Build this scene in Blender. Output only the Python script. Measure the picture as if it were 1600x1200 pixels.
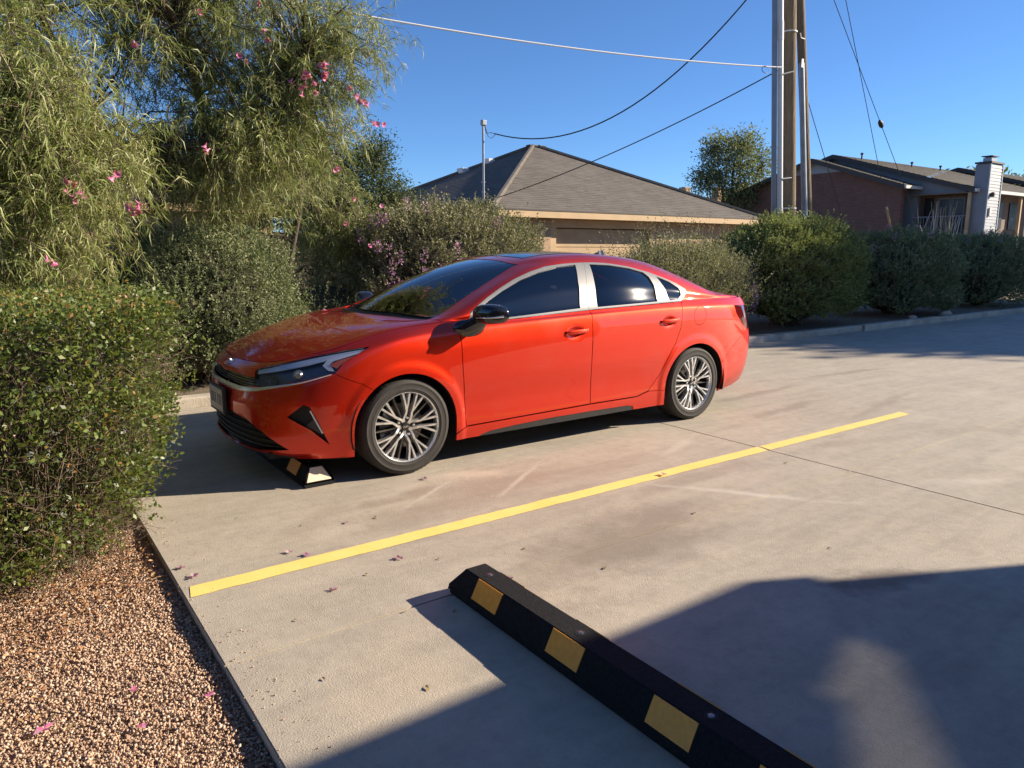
import bpy, bmesh, math, random
import numpy as np
from mathutils import Vector, Matrix, Euler
from mathutils.bvhtree import BVHTree

for _o in list(bpy.data.objects): bpy.data.objects.remove(_o)
SC = bpy.context.scene
COL = SC.collection
R = math.radians

# ------------------------------------------------------------------ camera
CAM_H = 1.43
YAW, PITCH = R(54.51), R(10.29)
cam_data = bpy.data.cameras.new('camera')
cam_data.sensor_width = 36.0
cam_data.lens = 25.65
cam_data.clip_start = 0.05
cam_data.clip_end = 3000
cam = bpy.data.objects.new('camera', cam_data)
COL.objects.link(cam)
_fw = Vector((math.cos(YAW), math.sin(YAW), 0))
_rt = Vector((math.sin(YAW), -math.cos(YAW), 0))
_d = _fw * math.cos(PITCH) - Vector((0, 0, 1)) * math.sin(PITCH)
_u = _fw * math.sin(PITCH) + Vector((0, 0, 1)) * math.cos(PITCH)
_m = Matrix((_rt, _u, -_d)).transposed().to_4x4()
_m.translation = Vector((0, 0, CAM_H))
cam.matrix_world = _m
SC.camera = cam

# ------------------------------------------------------------------ sky and sun
SUN_EL, SUN_AZ = R(25.0), R(-25.5)          # azimuth measured from +X towards +Y
world = bpy.data.worlds.new('World')
SC.world = world
world.use_nodes = True
nt = world.node_tree
bg = nt.nodes['Background']
sky = nt.nodes.new('ShaderNodeTexSky')
sky.sky_type = 'NISHITA'
sky.sun_disc = False
sky.sun_elevation = SUN_EL
sky.sun_rotation = R(90) - SUN_AZ
sky.altitude = 2000
sky.air_density = 1.0
sky.dust_density = 0.0
sky.ozone_density = 8.0
nt.links.new(sky.outputs[0], bg.inputs[0])
bg.inputs[1].default_value = 0.070
sun_data = bpy.data.lights.new('sun', 'SUN')
sun_data.energy = 4.35
sun_data.angle = R(0.53)
sun_data.color = (1.0, 0.87, 0.69)
sun = bpy.data.objects.new('sun', sun_data)
COL.objects.link(sun)
SUN_DIR = Vector((math.cos(SUN_EL) * math.cos(SUN_AZ), math.cos(SUN_EL) * math.sin(SUN_AZ), math.sin(SUN_EL)))
sun.rotation_euler = (-SUN_DIR).to_track_quat('-Z', 'Y').to_euler()
sun.location = SUN_DIR * 60
SC.view_settings.view_transform = 'Standard'
SC.view_settings.look = 'None'
SC.view_settings.gamma = 1.0
SC.view_settings.use_curve_mapping = False
SC.view_settings.exposure = 1.27
SC.render.engine = 'CYCLES'
SC.render.resolution_x, SC.render.resolution_y = 1024, 768
SC.cycles.max_bounces = 8
SC.cycles.transparent_max_bounces = 12

# ------------------------------------------------------------------ small helpers
def tag(o, label=None, cat=None, group=None, kind=None):
    if label: o['label'] = label
    if cat: o['category'] = cat
    if group: o['group'] = group
    if kind: o['kind'] = kind
    return o

def empty(name, loc=(0, 0, 0), rz=0, parent=None):
    o = bpy.data.objects.new(name, None)
    COL.objects.link(o)
    o.location = loc
    o.rotation_euler = (0, 0, rz)
    o.empty_display_size = 0.2
    o.parent = parent
    return o

def link(name, me, mat=None, parent=None):
    if mat is not None:
        me.materials.clear()
        for m in (mat if isinstance(mat, (list, tuple)) else [mat]): me.materials.append(m)
    o = bpy.data.objects.new(name, me)
    COL.objects.link(o)
    o.parent = parent
    return o

def from_bm(name, bm, mat=None, parent=None, smooth=False, angle=None):
    me = bpy.data.meshes.new(name)
    bm.normal_update()
    if smooth:
        for f in bm.faces: f.smooth = True
        if angle is not None:
            for e in bm.edges:
                if len(e.link_faces) == 2 and e.calc_face_angle(0) > angle: e.smooth = False
    bm.to_mesh(me); bm.free()
    return link(name, me, mat, parent)

def from_np(name, V, F, mat=None, parent=None, smooth=False, midx=None):
    """V (n,3) float array, F (m,k) int array (all faces with k corners)"""
    V = np.asarray(V, np.float32); F = np.asarray(F, np.int32)
    me = bpy.data.meshes.new(name)
    me.vertices.add(len(V)); me.vertices.foreach_set('co', V.ravel())
    k = F.shape[1]
    me.loops.add(F.size); me.loops.foreach_set('vertex_index', F.ravel())
    me.polygons.add(len(F))
    me.polygons.foreach_set('loop_start', np.arange(0, F.size, k, dtype=np.int32))
    me.polygons.foreach_set('loop_total', np.full(len(F), k, np.int32))
    if smooth: me.polygons.foreach_set('use_smooth', np.ones(len(F), bool))
    if midx is not None: me.polygons.foreach_set('material_index', np.asarray(midx, np.int32))
    me.update(calc_edges=True)
    return link(name, me, mat, parent)

def add_box(bm, x0, x1, y0, y1, z0, z1, bevel=0.0, mat=None, seg=1):
    vs = [bm.verts.new((x, y, z)) for z in (z0, z1) for y in (y0, y1) for x in (x0, x1)]
    fs = [bm.faces.new([vs[i] for i in q]) for q in
          ((0, 2, 3, 1), (4, 5, 7, 6), (0, 1, 5, 4), (2, 6, 7, 3), (0, 4, 6, 2), (1, 3, 7, 5))]
    if bevel > 0:
        es = list({e for f in fs for e in f.edges})
        bmesh.ops.bevel(bm, geom=es, offset=bevel, segments=seg, profile=0.5, affect='EDGES')
    return vs

def box(name, b, mat, parent=None, bevel=0.0, seg=1):
    bm = bmesh.new()
    add_box(bm, *b, bevel=bevel, seg=seg)
    return from_bm(name, bm, mat, parent)

def tube(pts, rad, n=8, cap=True):
    """V,F(quads) of a tube along pts with per-point radius"""
    P = np.asarray(pts, float); m = len(P)
    rad = np.broadcast_to(np.asarray(rad, float), (m,))
    T = np.gradient(P, axis=0); T /= np.linalg.norm(T, axis=1)[:, None] + 1e-12
    ref = np.array([0, 0, 1.0]) if abs(T[0, 2]) < 0.9 else np.array([1.0, 0, 0])
    V = []
    for i in range(m):
        a = np.cross(T[i], ref); a /= np.linalg.norm(a) + 1e-12
        b = np.cross(T[i], a); ref = np.cross(a, T[i]) * 1.0 if False else ref
        th = np.linspace(0, 2 * np.pi, n, endpoint=False)
        V.append(P[i] + rad[i] * (np.cos(th)[:, None] * a + np.sin(th)[:, None] * b))
    V = np.concatenate(V)
    F = []
    for i in range(m - 1):
        for j in range(n):
            F.append((i * n + j, i * n + (j + 1) % n, (i + 1) * n + (j + 1) % n, (i + 1) * n + j))
    if cap:
        V = np.concatenate([V, P[:1], P[-1:]])
        c0, c1 = m * n, m * n + 1
        for j in range(n):
            F.append((c0, c0, (j + 1) % n, j)); F.append((c1, c1, (m - 1) * n + j, (m - 1) * n + (j + 1) % n))
    return V, F

def mesh_tubes(name, tubes, mat, parent=None, smooth=True):
    bm = bmesh.new()
    for V, F in tubes:
        vs = [bm.verts.new(v) for v in V]
        for f in F:
            idx = []
            for i in f:
                if i not in idx: idx.append(i)
            if len(idx) >= 3: bm.faces.new([vs[i] for i in idx])
    bmesh.ops.recalc_face_normals(bm, faces=bm.faces)
    return from_bm(name, bm, mat, parent, smooth=smooth, angle=R(50))

def lathe(name, prof, mat, parent=None, n=32, axis='Y', smooth=True, angle=R(35), cap=False):
    """prof: list of (radius, along-axis)"""
    bm = bmesh.new(); rings = []
    for r, a in prof:
        ring = []
        for j in range(n):
            t = 2 * math.pi * j / n
            c, s = r * math.cos(t), r * math.sin(t)
            ring.append(bm.verts.new({'Y': (c, a, s), 'Z': (c, s, a), 'X': (a, c, s)}[axis]))
        rings.append(ring)
    for i in range(len(prof) - 1):
        for j in range(n):
            bm.faces.new((rings[i][j], rings[i][(j + 1) % n], rings[i + 1][(j + 1) % n], rings[i + 1][j]))
    for ring in (rings[0], rings[-1]):
        if cap and (ring[0].co - ring[n // 2].co).length > 1e-5: bm.faces.new(ring)
    bmesh.ops.remove_doubles(bm, verts=bm.verts, dist=1e-6)
    bmesh.ops.recalc_face_normals(bm, faces=bm.faces)
    return from_bm(name, bm, mat, parent, smooth=smooth, angle=angle)

def copy_tree(o, parent=None, name=None):
    c = o.copy(); COL.objects.link(c); c.parent = parent
    for ch in list(o.children): copy_tree(ch, c)
    return c

# ------------------------------------------------------------------ material helpers
def new_mat(name):
    m = bpy.data.materials.new(name); m.use_nodes = True
    return m, m.node_tree, m.node_tree.nodes['Principled BSDF']

def plain(name, col, rough=0.5, metal=0.0, spec=0.5, coat=0.0, coat_rough=0.03, noise=0.0, nscale=20.0, bump=0.0, bscale=200.0):
    m, t, b = new_mat(name)
    b.inputs['Base Color'].default_value = (*col, 1)
    b.inputs['Roughness'].default_value = rough
    b.inputs['Metallic'].default_value = metal
    b.inputs['Specular IOR Level'].default_value = spec
    b.inputs['Coat Weight'].default_value = coat
    b.inputs['Coat Roughness'].default_value = coat_rough
    if noise > 0 or bump > 0:
        tc = t.nodes.new('ShaderNodeTexCoord')
    if noise > 0:
        n = t.nodes.new('ShaderNodeTexNoise'); n.inputs['Scale'].default_value = nscale; n.inputs['Detail'].default_value = 6
        t.links.new(tc.outputs['Object'], n.inputs['Vector'])
        mx = t.nodes.new('ShaderNodeMix'); mx.data_type = 'RGBA'
        mx.inputs[6].default_value = (*[c * (1 - noise) for c in col], 1)
        mx.inputs[7].default_value = (*[min(1, c * (1 + noise)) for c in col], 1)
        mr = t.nodes.new('ShaderNodeMapRange'); mr.inputs[1].default_value = .3; mr.inputs[2].default_value = .7
        t.links.new(n.outputs[0], mr.inputs[0]); t.links.new(mr.outputs[0], mx.inputs[0])
        t.links.new(mx.outputs[2], b.inputs['Base Color'])
    if bump > 0:
        n2 = t.nodes.new('ShaderNodeTexNoise'); n2.inputs['Scale'].default_value = bscale; n2.inputs['Detail'].default_value = 4
        t.links.new(tc.outputs['Object'], n2.inputs['Vector'])
        bp = t.nodes.new('ShaderNodeBump'); bp.inputs['Strength'].default_value = bump; bp.inputs['Distance'].default_value = 0.01
        t.links.new(n2.outputs[0], bp.inputs['Height']); t.links.new(bp.outputs[0], b.inputs['Normal'])
    return m

class NT:
    """terse node builder"""
    def __init__(s, t): s.t = t
    def n(s, typ, **k):
        o = s.t.nodes.new('ShaderNode' + typ)
        for a, v in k.items(): setattr(o, a, v)
        return o
    def l(s, a, b): s.t.links.new(a, b)
    def noise(s, vec, scale, detail=5, rough=.55, lo=None, hi=None, dist=0.0):
        o = s.n('TexNoise'); o.inputs['Scale'].default_value = scale; o.inputs['Detail'].default_value = detail
        o.inputs['Roughness'].default_value = rough; o.inputs['Distortion'].default_value = dist
        s.l(vec, o.inputs['Vector'])
        return s.remap(o.outputs[0], lo, hi) if lo is not None else o.outputs[0]
    def remap(s, val, lo, hi, a=0.0, b=1.0):
        o = s.n('MapRange'); s.l(val, o.inputs[0])
        for i, v in zip((1, 2, 3, 4), (lo, hi, a, b)): o.inputs[i].default_value = v
        return o.outputs[0]
    def mix(s, fac, a, b, mode='MIX'):
        o = s.n('Mix', data_type='RGBA', blend_type=mode)
        for sock, v in ((0, fac), (6, a), (7, b)):
            if isinstance(v, (int, float)): o.inputs[sock].default_value = v
            elif isinstance(v, tuple): o.inputs[sock].default_value = (*v, 1) if len(v) == 3 else v
            else: s.l(v, o.inputs[sock])
        return o.outputs[2]
    def math(s, op, a, b=0.0, clamp=False):
        o = s.n('Math', operation=op); o.use_clamp = clamp
        for i, v in enumerate((a, b)):
            if isinstance(v, (int, float)): o.inputs[i].default_value = v
            else: s.l(v, o.inputs[i])
        return o.outputs[0]
    def mapping(s, vec, scale=(1, 1, 1), loc=(0, 0, 0), rot=(0, 0, 0)):
        o = s.n('Mapping'); o.inputs['Scale'].default_value = scale; o.inputs['Location'].default_value = loc; o.inputs['Rotation'].default_value = rot
        s.l(vec, o.inputs['Vector']); return o.outputs[0]
    def bump(s, h, strength, dist=0.01, normal=None):
        o = s.n('Bump'); o.inputs['Strength'].default_value = strength; o.inputs['Distance'].default_value = dist
        s.l(h, o.inputs['Height'])
        if normal is not None: s.l(normal, o.inputs['Normal'])
        return o.outputs[0]
    def coord(s, kind='Object'): return s.n('TexCoord').outputs[kind]
    def geo(s, kind='Position'): return s.n('NewGeometry').outputs[kind]
# ================================================================== CAR: body surface
def pchip(x, y, xi):
    """shape preserving cubic through (x, y[..., cols]); x increasing"""
    x = np.asarray(x, float); y = np.asarray(y, float); xi = np.asarray(xi, float)
    one = y.ndim == 1
    if one: y = y[:, None]
    h = np.diff(x)[:, None]; dl = np.diff(y, axis=0) / h
    d = np.zeros_like(y)
    if len(x) > 2:
        w1 = 2 * h[1:] + h[:-1]; w2 = h[1:] + 2 * h[:-1]
        a, b = dl[:-1], dl[1:]
        with np.errstate(divide='ignore', invalid='ignore'):
            hm = (w1 + w2) / (w1 / a + w2 / b)
        d[1:-1] = np.where(a * b > 0, np.nan_to_num(hm), 0)
    d[0], d[-1] = dl[0], dl[-1]
    i = np.clip(np.searchsorted(x, xi) - 1, 0, len(x) - 2)
    t = ((xi - x[i]) / (x[i + 1] - x[i]))[:, None]; hh = (x[i + 1] - x[i])[:, None]
    r = ((2 * t**3 - 3 * t**2 + 1) * y[i] + (t**3 - 2 * t**2 + t) * hh * d[i]
         + (-2 * t**3 + 3 * t**2) * y[i + 1] + (t**3 - t**2) * hh * d[i + 1])
    return r[:, 0] if one else r

def chord(P):
    return np.concatenate([[0], np.cumsum(np.linalg.norm(np.diff(P, axis=0), axis=1))])

def catmull(x, y, xi):
    """non-uniform Catmull-Rom (finite difference cubic Hermite)"""
    x = np.asarray(x, float); y = np.asarray(y, float); xi = np.asarray(xi, float)
    h = np.diff(x)[:, None]; dl = np.diff(y, axis=0) / h
    d = np.zeros_like(y)
    d[1:-1] = (dl[:-1] * h[1:] + dl[1:] * h[:-1]) / (h[1:] + h[:-1])
    d[0], d[-1] = dl[0], dl[-1]
    i = np.clip(np.searchsorted(x, xi) - 1, 0, len(x) - 2)
    t = ((xi - x[i]) / (x[i + 1] - x[i]))[:, None]; hh = (x[i + 1] - x[i])[:, None]
    return ((2 * t**3 - 3 * t**2 + 1) * y[i] + (t**3 - 2 * t**2 + t) * hh * d[i]
            + (-2 * t**3 + 3 * t**2) * y[i + 1] + (t**3 - t**2) * hh * d[i + 1])

# plan outline of the car at its widest, front centre -> side -> rear centre (x back from the front axle, w half width)
OUT = np.array([(-.925, 0), (-.912, .25), (-.868, .48), (-.77, .66), (-.61, .79), (-.42, .862), (-.20, .889), (0, .897),
                (.4, .90), (1.2, .902), (2.0, .90), (2.5, .902), (2.95, .897), (3.30, .868), (3.57, .80), (3.72, .68),
                (3.785, .48), (3.82, .25), (3.83, 0)])
OS = chord(OUT)
KF, KR = 4, 14                                   # corner stations
# key sections: station -> rows (z, inset) from the bottom edge to the shoulder
SEC = {
 0:  [(.165, .07), (.215, .02), (.34, .0), (.47, .0), (.585, .02), (.65, .035), (.70, .06), (.735, .105)],
 2:  [(.165, .07), (.215, .02), (.34, .0), (.48, .0), (.595, .02), (.665, .045), (.72, .075), (.752, .115)],
 4:  [(.17, .06), (.225, .018), (.35, .0), (.51, .0), (.63, .015), (.72, .055), (.775, .10), (.808, .145)],
 5:  [(.172, .030), (.24, .018), (.37, .006), (.535, .0), (.670, .010), (.765, .040), (.815, .085), (.845, .128)],
 6:  [(.174, .030), (.245, .018), (.385, .010), (.57, .0), (.725, .006), (.835, .028), (.878, .078), (.904, .126)],
 7:  [(.175, .030), (.25, .018), (.40, .012), (.60, .0), (.77, .004), (.880, .022), (.920, .072), (.944, .122)],
 8:  [(.175, .030), (.255, .02), (.40, .016), (.61, .003), (.79, .0), (.908, .018), (.948, .052), (.974, .085)],
 9:  [(.175, .030), (.262, .022), (.40, .020), (.61, .005), (.81, .0), (.948, .018), (.968, .042), (.988, .060)],
 10: [(.175, .030), (.265, .022), (.40, .018), (.61, .004), (.82, .0), (.965, .018), (.99, .040), (1.012, .060)],
 11: [(.175, .030), (.265, .022), (.41, .013), (.62, .002), (.83, .0), (.966, .018), (1.0, .045), (1.022, .070)],
 12: [(.19, .055), (.28, .020), (.43, .008), (.63, .0), (.82, .002), (.96, .020), (1.002, .06), (1.03, .10)],
 13: [(.22, .06), (.31, .022), (.46, .006), (.63, .0), (.81, .008), (.950, .030), (.995, .075), (1.022, .115)],
 14: [(.26, .06), (.34, .030), (.47, .008), (.61, .0), (.78, .018), (.930, .050), (.985, .085), (1.015, .12)],
 16: [(.27, .06), (.35, .030), (.47, .008), (.60, .0), (.77, .025), (.915, .060), (.995, .065), (1.032, .085)],
 18: [(.27, .06), (.35, .030), (.47, .008), (.60, .0), (.77, .025), (.915, .060), (1.0, .060), (1.040, .080)],
}
NR = 8
# top columns: x of the shoulder point, then rows 8..12 (x, w, z) up to the centre line
TOPC = [
 (-.46, [(-.50, .60, .838), (-.535, .48, .842), (-.56, .35, .845), (-.575, .18, .847), (-.58, 0, .848)]),
 (-.28, [(-.29, .63, .897), (-.315, .50, .902), (-.335, .36, .905), (-.345, .18, .908), (-.35, 0, .909)]),
 (.0,   [(.0, .675, .960), (-.02, .54, .962), (-.03, .38, .963), (-.04, .19, .965), (-.045, 0, .966)]),
 (.31,  [(.295, .765, .984), (.278, .728, .984), (.255, .688, .980), (.135, .35, .984), (.07, 0, .987)]),
 (.37,  [(.355, .795, .992), (.335, .757, .996), (.31, .70, .990), (.185, .35, 1.004), (.115, 0, 1.008)]),
 (.50,  [(.505, .828, 1.003), (.515, .805, 1.035), (.50, .652, 1.072), (.37, .34, 1.100), (.29, 0, 1.108)]),
 (.70,  [(.70, .810, 1.050), (.70, .764, 1.122), (.70, .60, 1.158), (.575, .32, 1.190), (.50, 0, 1.200)]),
 (.98,  [(.98, .783, 1.115), (.98, .69, 1.236), (.93, .545, 1.254), (.85, .29, 1.292), (.81, 0, 1.304)]),
 (1.30, [(1.30, .764, 1.158), (1.30, .634, 1.320), (1.14, .505, 1.332), (1.115, .26, 1.362), (1.105, 0, 1.370)]),
 (1.52, [(1.52, .758, 1.170), (1.52, .618, 1.341), (1.42, .540, 1.382), (1.42, .28, 1.407), (1.42, 0, 1.414)]),
 (1.78, [(1.78, .757, 1.175), (1.78, .613, 1.347), (1.75, .535, 1.392), (1.75, .28, 1.421), (1.75, 0, 1.429)]),
 (2.06, [(2.06, .762, 1.168), (2.06, .630, 1.326), (2.05, .535, 1.380), (2.05, .28, 1.412), (2.05, 0, 1.421)]),
 (2.36, [(2.36, .775, 1.145), (2.36, .676, 1.262), (2.38, .540, 1.342), (2.40, .28, 1.381), (2.41, 0, 1.391)]),
 (2.60, [(2.60, .792, 1.112), (2.60, .735, 1.182), (2.63, .55, 1.288), (2.67, .28, 1.330), (2.69, 0, 1.341)]),
 (2.88, [(2.88, .798, 1.066), (2.90, .757, 1.108), (2.96, .565, 1.186), (3.02, .28, 1.218), (3.04, 0, 1.226)]),
 (3.14, [(3.14, .765, 1.044), (3.16, .735, 1.058), (3.23, .59, 1.086), (3.30, .29, 1.104), (3.33, 0, 1.110)]),
 (3.36, [(3.37, .725, 1.034), (3.39, .69, 1.040), (3.45, .57, 1.052), (3.52, .29, 1.062), (3.55, 0, 1.066)]),
]

def car_surface():
    keys = sorted(SEC); ks = OS[keys]
    tab = np.array([[c for r in SEC[k] for c in r] for k in keys])           # (keys, 16)
    # dense stations along the outline
    ns = 520
    s = np.linspace(0, OS[-1], ns)
    base = catmull(OS, OUT, s)
    tang = np.gradient(base, axis=0); tang /= np.linalg.norm(tang, axis=1)[:, None]
    nrm = np.stack([-tang[:, 1], tang[:, 0]], 1)                               # outward (x forward at nose, +w at the side)
    nrm[0] = (-1, 0); nrm[-1] = (1, 0)
    tb = pchip(ks, tab, s)
    rows = np.zeros((ns, NR, 3))
    for j in range(NR):
        p = base - nrm * tb[:, 2 * j + 1:2 * j + 2]
        rows[:, j, :2] = p; rows[:, j, 2] = tb[:, 2 * j]
    rows[0, :, 1] = 0; rows[-1, :, 1] = 0
    # dense rows of the lower patch
    nsub = 9
    tj = np.linspace(0, NR - 1, (NR - 1) * nsub + 1)
    L = np.zeros((ns, len(tj), 3))
    for i in range(ns):
        c = chord(rows[i]); ci = np.interp(tj, np.arange(NR), c)
        L[i] = pchip(c, rows[i], ci)
    # top patch: the shoulder row between the two corners
    i0 = int(np.argmin(abs(s - OS[KF]))); i1 = int(np.argmin(abs(s - OS[KR])))
    S = rows[:, -1]
    def edge(a, b, n):                                                        # shoulder row resampled from corner a to the centre b
        P = S[a:b + 1] if b > a else S[b:a + 1][::-1]
        c = chord(P); return np.stack([np.interp(np.linspace(0, c[-1], n), c, P[:, k]) for k in range(3)], 1)
    colS = [s[i0]]; colP = [edge(i0, 0, 6)[1:]]
    for xs, pts in TOPC:
        colS.append(np.interp(xs, S[i0:i1 + 1, 0], s[i0:i1 + 1])); colP.append(np.array(pts))
    colS.append(s[i1]); colP.append(edge(i1, ns - 1, 6)[1:])
    colS = np.array(colS); colP = np.array(colP)                              # (nc, 5, 3)
    st = s[i0:i1 + 1]
    T = np.zeros((len(st), 6, 3)); T[:, 0] = S[i0:i1 + 1]
    for r in range(5): T[:, r + 1] = pchip(colS, colP[:, r], st)
    nt_ = [9, 9, 8, 12, 12]
    tt = np.concatenate([[0]] + [np.arange(1, n + 1) / n + k for k, n in enumerate(nt_)])
    TD = np.zeros((len(st), len(tt), 3))
    for i in range(len(st)):
        c = chord(np.concatenate([rows[i0 + i, -3:-1], T[i]]))                # carry the shoulder tangent over from below
        full = np.concatenate([rows[i0 + i, -3:-1], T[i], T[i][-2:-1] * (1, -1, 1)])
        c = chord(full); ci = np.interp(tt + 2, np.arange(len(full)), c)
        TD[i] = catmull(c, full, ci)
    TD[0] = np.stack([np.interp(tt, np.arange(6), T[0][:, k]) for k in range(3)], 1)
    # light relaxation along the length to take out ripples
    for G, lock in ((L, False), (TD, True)):
        for _ in range(24):
            G[1:-1, 1:] += .25 * (G[2:, 1:] + G[:-2, 1:] - 2 * G[1:-1, 1:])
            G[:, -1, 1] = np.where(np.abs(G[:, -1, 1]) < 1e-9, 0, G[:, -1, 1])
    TD[:, 0] = L[i0:i1 + 1, -1]
    TD[:, -1, 1] = 0
    L[0, :, 1] = 0; L[-1, :, 1] = 0
    rowT = np.cumsum([0] + nt_)
    colI = [int(np.argmin(abs(st - c))) for c in colS]
    return L, TD, rowT, colI, (i0, i1), nsub
# ================================================================== CAR: cutting the surface into panels
class Skin:
    """half of the car skin (near side, y = -w), cut in the flat space (u, z): u runs round the plan outline"""
    def __init__(s):
        L, TD, rowT, colI, (i0, i1), nsub = car_surface()
        s.rowT, s.colI = rowT, colI
        ns, nl, _ = L.shape
        st = np.linspace(0, OS[-1], ns)
        bx = catmull(OS, OUT, st)[:, 0]
        ka, kb = int(np.argmin(abs(st - OS[5]))), int(np.argmin(abs(st - OS[13])))
        u = bx.copy(); u[:ka] = bx[ka] - (st[ka] - st[:ka]); u[kb:] = bx[kb] + (st[kb:] - st[kb])
        s.u_station = u
        bm = bmesh.new(); s.bm = bm
        s.reg = bm.faces.layers.int.new('reg'); s.col = bm.faces.layers.int.new('col'); s.seg = bm.faces.layers.int.new('seg')
        s.p3 = bm.verts.layers.float_vector.new('p3'); s.n3 = bm.verts.layers.float_vector.new('n3'); s.q = bm.verts.layers.float_vector.new('q')
        def v(p, uu):
            x = bm.verts.new((p[0], -p[1], p[2])); x[s.q] = Vector((uu, 0, p[2])); return x
        gl = [[v(L[i, j], u[i]) for j in range(nl)] for i in range(ns)]
        nt_ = TD.shape[1]
        gt = [[(gl[i0 + i][-1] if j == 0 and i > 0 else v(TD[i, j], TD[i, j, 0])) for j in range(nt_)] for i in range(TD.shape[0])]
        for i in range(ns - 1):
            for j in range(nl - 1):
                f = bm.faces.new((gl[i][j], gl[i + 1][j], gl[i + 1][j + 1], gl[i][j + 1])); f[s.reg] = 1; f[s.col] = i; f[s.seg] = j
        for i in range(TD.shape[0] - 1):
            c = sum(1 for k in colI[1:] if i >= k)
            for j in range(nt_ - 1):
                r = sum(1 for k in rowT[1:] if j >= k)
                try: f = bm.faces.new((gt[i][j], gt[i + 1][j], gt[i + 1][j + 1], gt[i][j + 1]))
                except ValueError: continue
                f[s.reg] = 2; f[s.col] = c; f[s.seg] = r
        for f in bm.faces: f.smooth = True
        s.save()
    def save(s):
        s.bm.normal_update()
        for v in s.bm.verts: v[s.p3] = v.co.copy(); v[s.n3] = v.normal.copy()
    def flat(s):
        for v in s.bm.verts: v[s.p3] = v.co.copy(); v.co = v[s.q]
    def solid(s):
        for v in s.bm.verts: v[s.q] = v.co.copy(); v.co = v[s.p3]
    def sideface(s, f): return f[s.reg] == 1 or (f[s.reg] == 2 and f[s.seg] <= 1)
    def cut(s, pts, closed=True):
        """pts in (u, z); mesh must be flat"""
        P = [Vector((a, 0, b)) for a, b in pts]
        if closed: P = P + P[:1]
        lo = Vector((min(p.x for p in P) - .03, 0, min(p.z for p in P) - .03)); hi = Vector((max(p.x for p in P) + .03, 0, max(p.z for p in P) + .03))
        cand = set()
        for f in s.bm.faces:
            c = f.verts[0].co
            if lo.x - .05 < c.x < hi.x + .05 and lo.z - .05 < c.z < hi.z + .05 and s.sideface(f): cand.add(f)
        for a, b in zip(P[:-1], P[1:]):
            d = b - a
            if d.length < 1e-6: continue
            n = Vector((-d.z, 0, d.x)).normalized()
            x0, x1 = min(a.x, b.x) - 1e-5, max(a.x, b.x) + 1e-5; z0, z1 = min(a.z, b.z) - 1e-5, max(a.z, b.z) + 1e-5
            sel = []
            for f in cand:
                if not f.is_valid: continue
                xs = [v.co.x for v in f.verts]; zs = [v.co.z for v in f.verts]
                if max(xs) < x0 or min(xs) > x1 or max(zs) < z0 or min(zs) > z1: continue
                ds = [(v.co - a).dot(n) for v in f.verts]
                if max(ds) < 1e-6 or min(ds) > -1e-6: continue
                sel.append(f)
            if not sel: continue
            geom = set(sel)
            for f in sel: geom.update(f.edges); geom.update(f.verts)
            r = bmesh.ops.bisect_plane(s.bm, geom=list(geom), dist=1e-6, plane_co=a, plane_no=n)
            for g in r['geom']:
                if isinstance(g, bmesh.types.BMFace): cand.add(g)
                elif isinstance(g, bmesh.types.BMEdge): cand.update(g.link_faces)
            cand = {f for f in cand if f.is_valid}

def inside(p, poly):
    x, y = p; r = False; n = len(poly)
    for i in range(n):
        x0, y0 = poly[i]; x1, y1 = poly[(i + 1) % n]
        if (y0 > y) != (y1 > y) and x < (x1 - x0) * (y - y0) / (y1 - y0) + x0: r = not r
    return r

def arch(cx, a, b, zc=.317, n=30, low=.10):
    pts = [(cx - a, low)]
    pts += [(cx - a * math.cos(t), zc + b * math.sin(t)) for t in np.linspace(0, math.pi, n)]
    pts += [(cx + a, low)]
    return pts

WB = 2.745
# outlines in the flat space (u, z), read off the photograph
DLO = [(.523, 1.02), (.56, 1.045), (.609, 1.073), (.701, 1.121), (.833, 1.180), (.979, 1.236), (1.133, 1.282), (1.298, 1.320), (1.48, 1.338), (1.666, 1.347), (1.78, 1.347),
       (1.958, 1.339), (2.158, 1.310), (2.351, 1.264), (2.524, 1.206), (2.627, 1.165), (2.70, 1.118), (2.69, 1.085), (2.656, 1.054), (2.60, 1.020), (2.31, 1.014), (1.635, .998), (.864, .968), (.50, .955)]
GLF = [(.686, 1.090), (.834, 1.157), (1.014, 1.226), (1.201, 1.276), (1.407, 1.314), (1.600, 1.329), (1.545, 1.206), (1.490, 1.012), (.885, .982), (.665, .975)]
GLR = [(1.745, 1.331), (1.94, 1.323), (2.145, 1.296), (2.285, 1.262), (2.322, 1.225), (2.332, 1.162), (2.318, 1.030), (1.665, 1.014), (1.690, 1.15)]
GLQ = [(2.415, 1.226), (2.531, 1.183), (2.612, 1.128), (2.622, 1.105), (2.615, 1.070), (2.568, 1.036), (2.463, 1.032), (2.452, 1.10)]
BGAP = [(1.700, 1.349), (1.626, 1.204), (1.566, .989), (1.556, .901), (1.560, .781), (1.557, .60), (1.564, .28)]
DFRONT = [(.50, .958), (.405, .945), (.402, .873), (.410, .702), (.444, .262)]
RDREAR = [(2.60, 1.020), (2.565, .99), (2.550, .946), (2.530, .815), (2.474, .686), (2.375, .545), (2.317, .447), (2.187, .312), (2.06, .280)]
FDOOR = DFRONT + BGAP[::-1][0:5] + [(1.566, .998), (.864, .966)]
RDOOR = BGAP[2:] + RDREAR[::-1] + [(2.31, 1.012), (1.635, .996)]
SKIRT = [(.36, .05), (.36, .215), (.40, .240), (.444, .258), (1.564, .276), (2.06, .276), (2.187, .308), (2.37, .30), (2.38, .05)]
STRIM = [(.52, .05), (.56, .182), (.64, .201), (.87, .213), (1.157, .222), (1.56, .222), (1.95, .217), (2.02, .206), (2.07, .05)]
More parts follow.
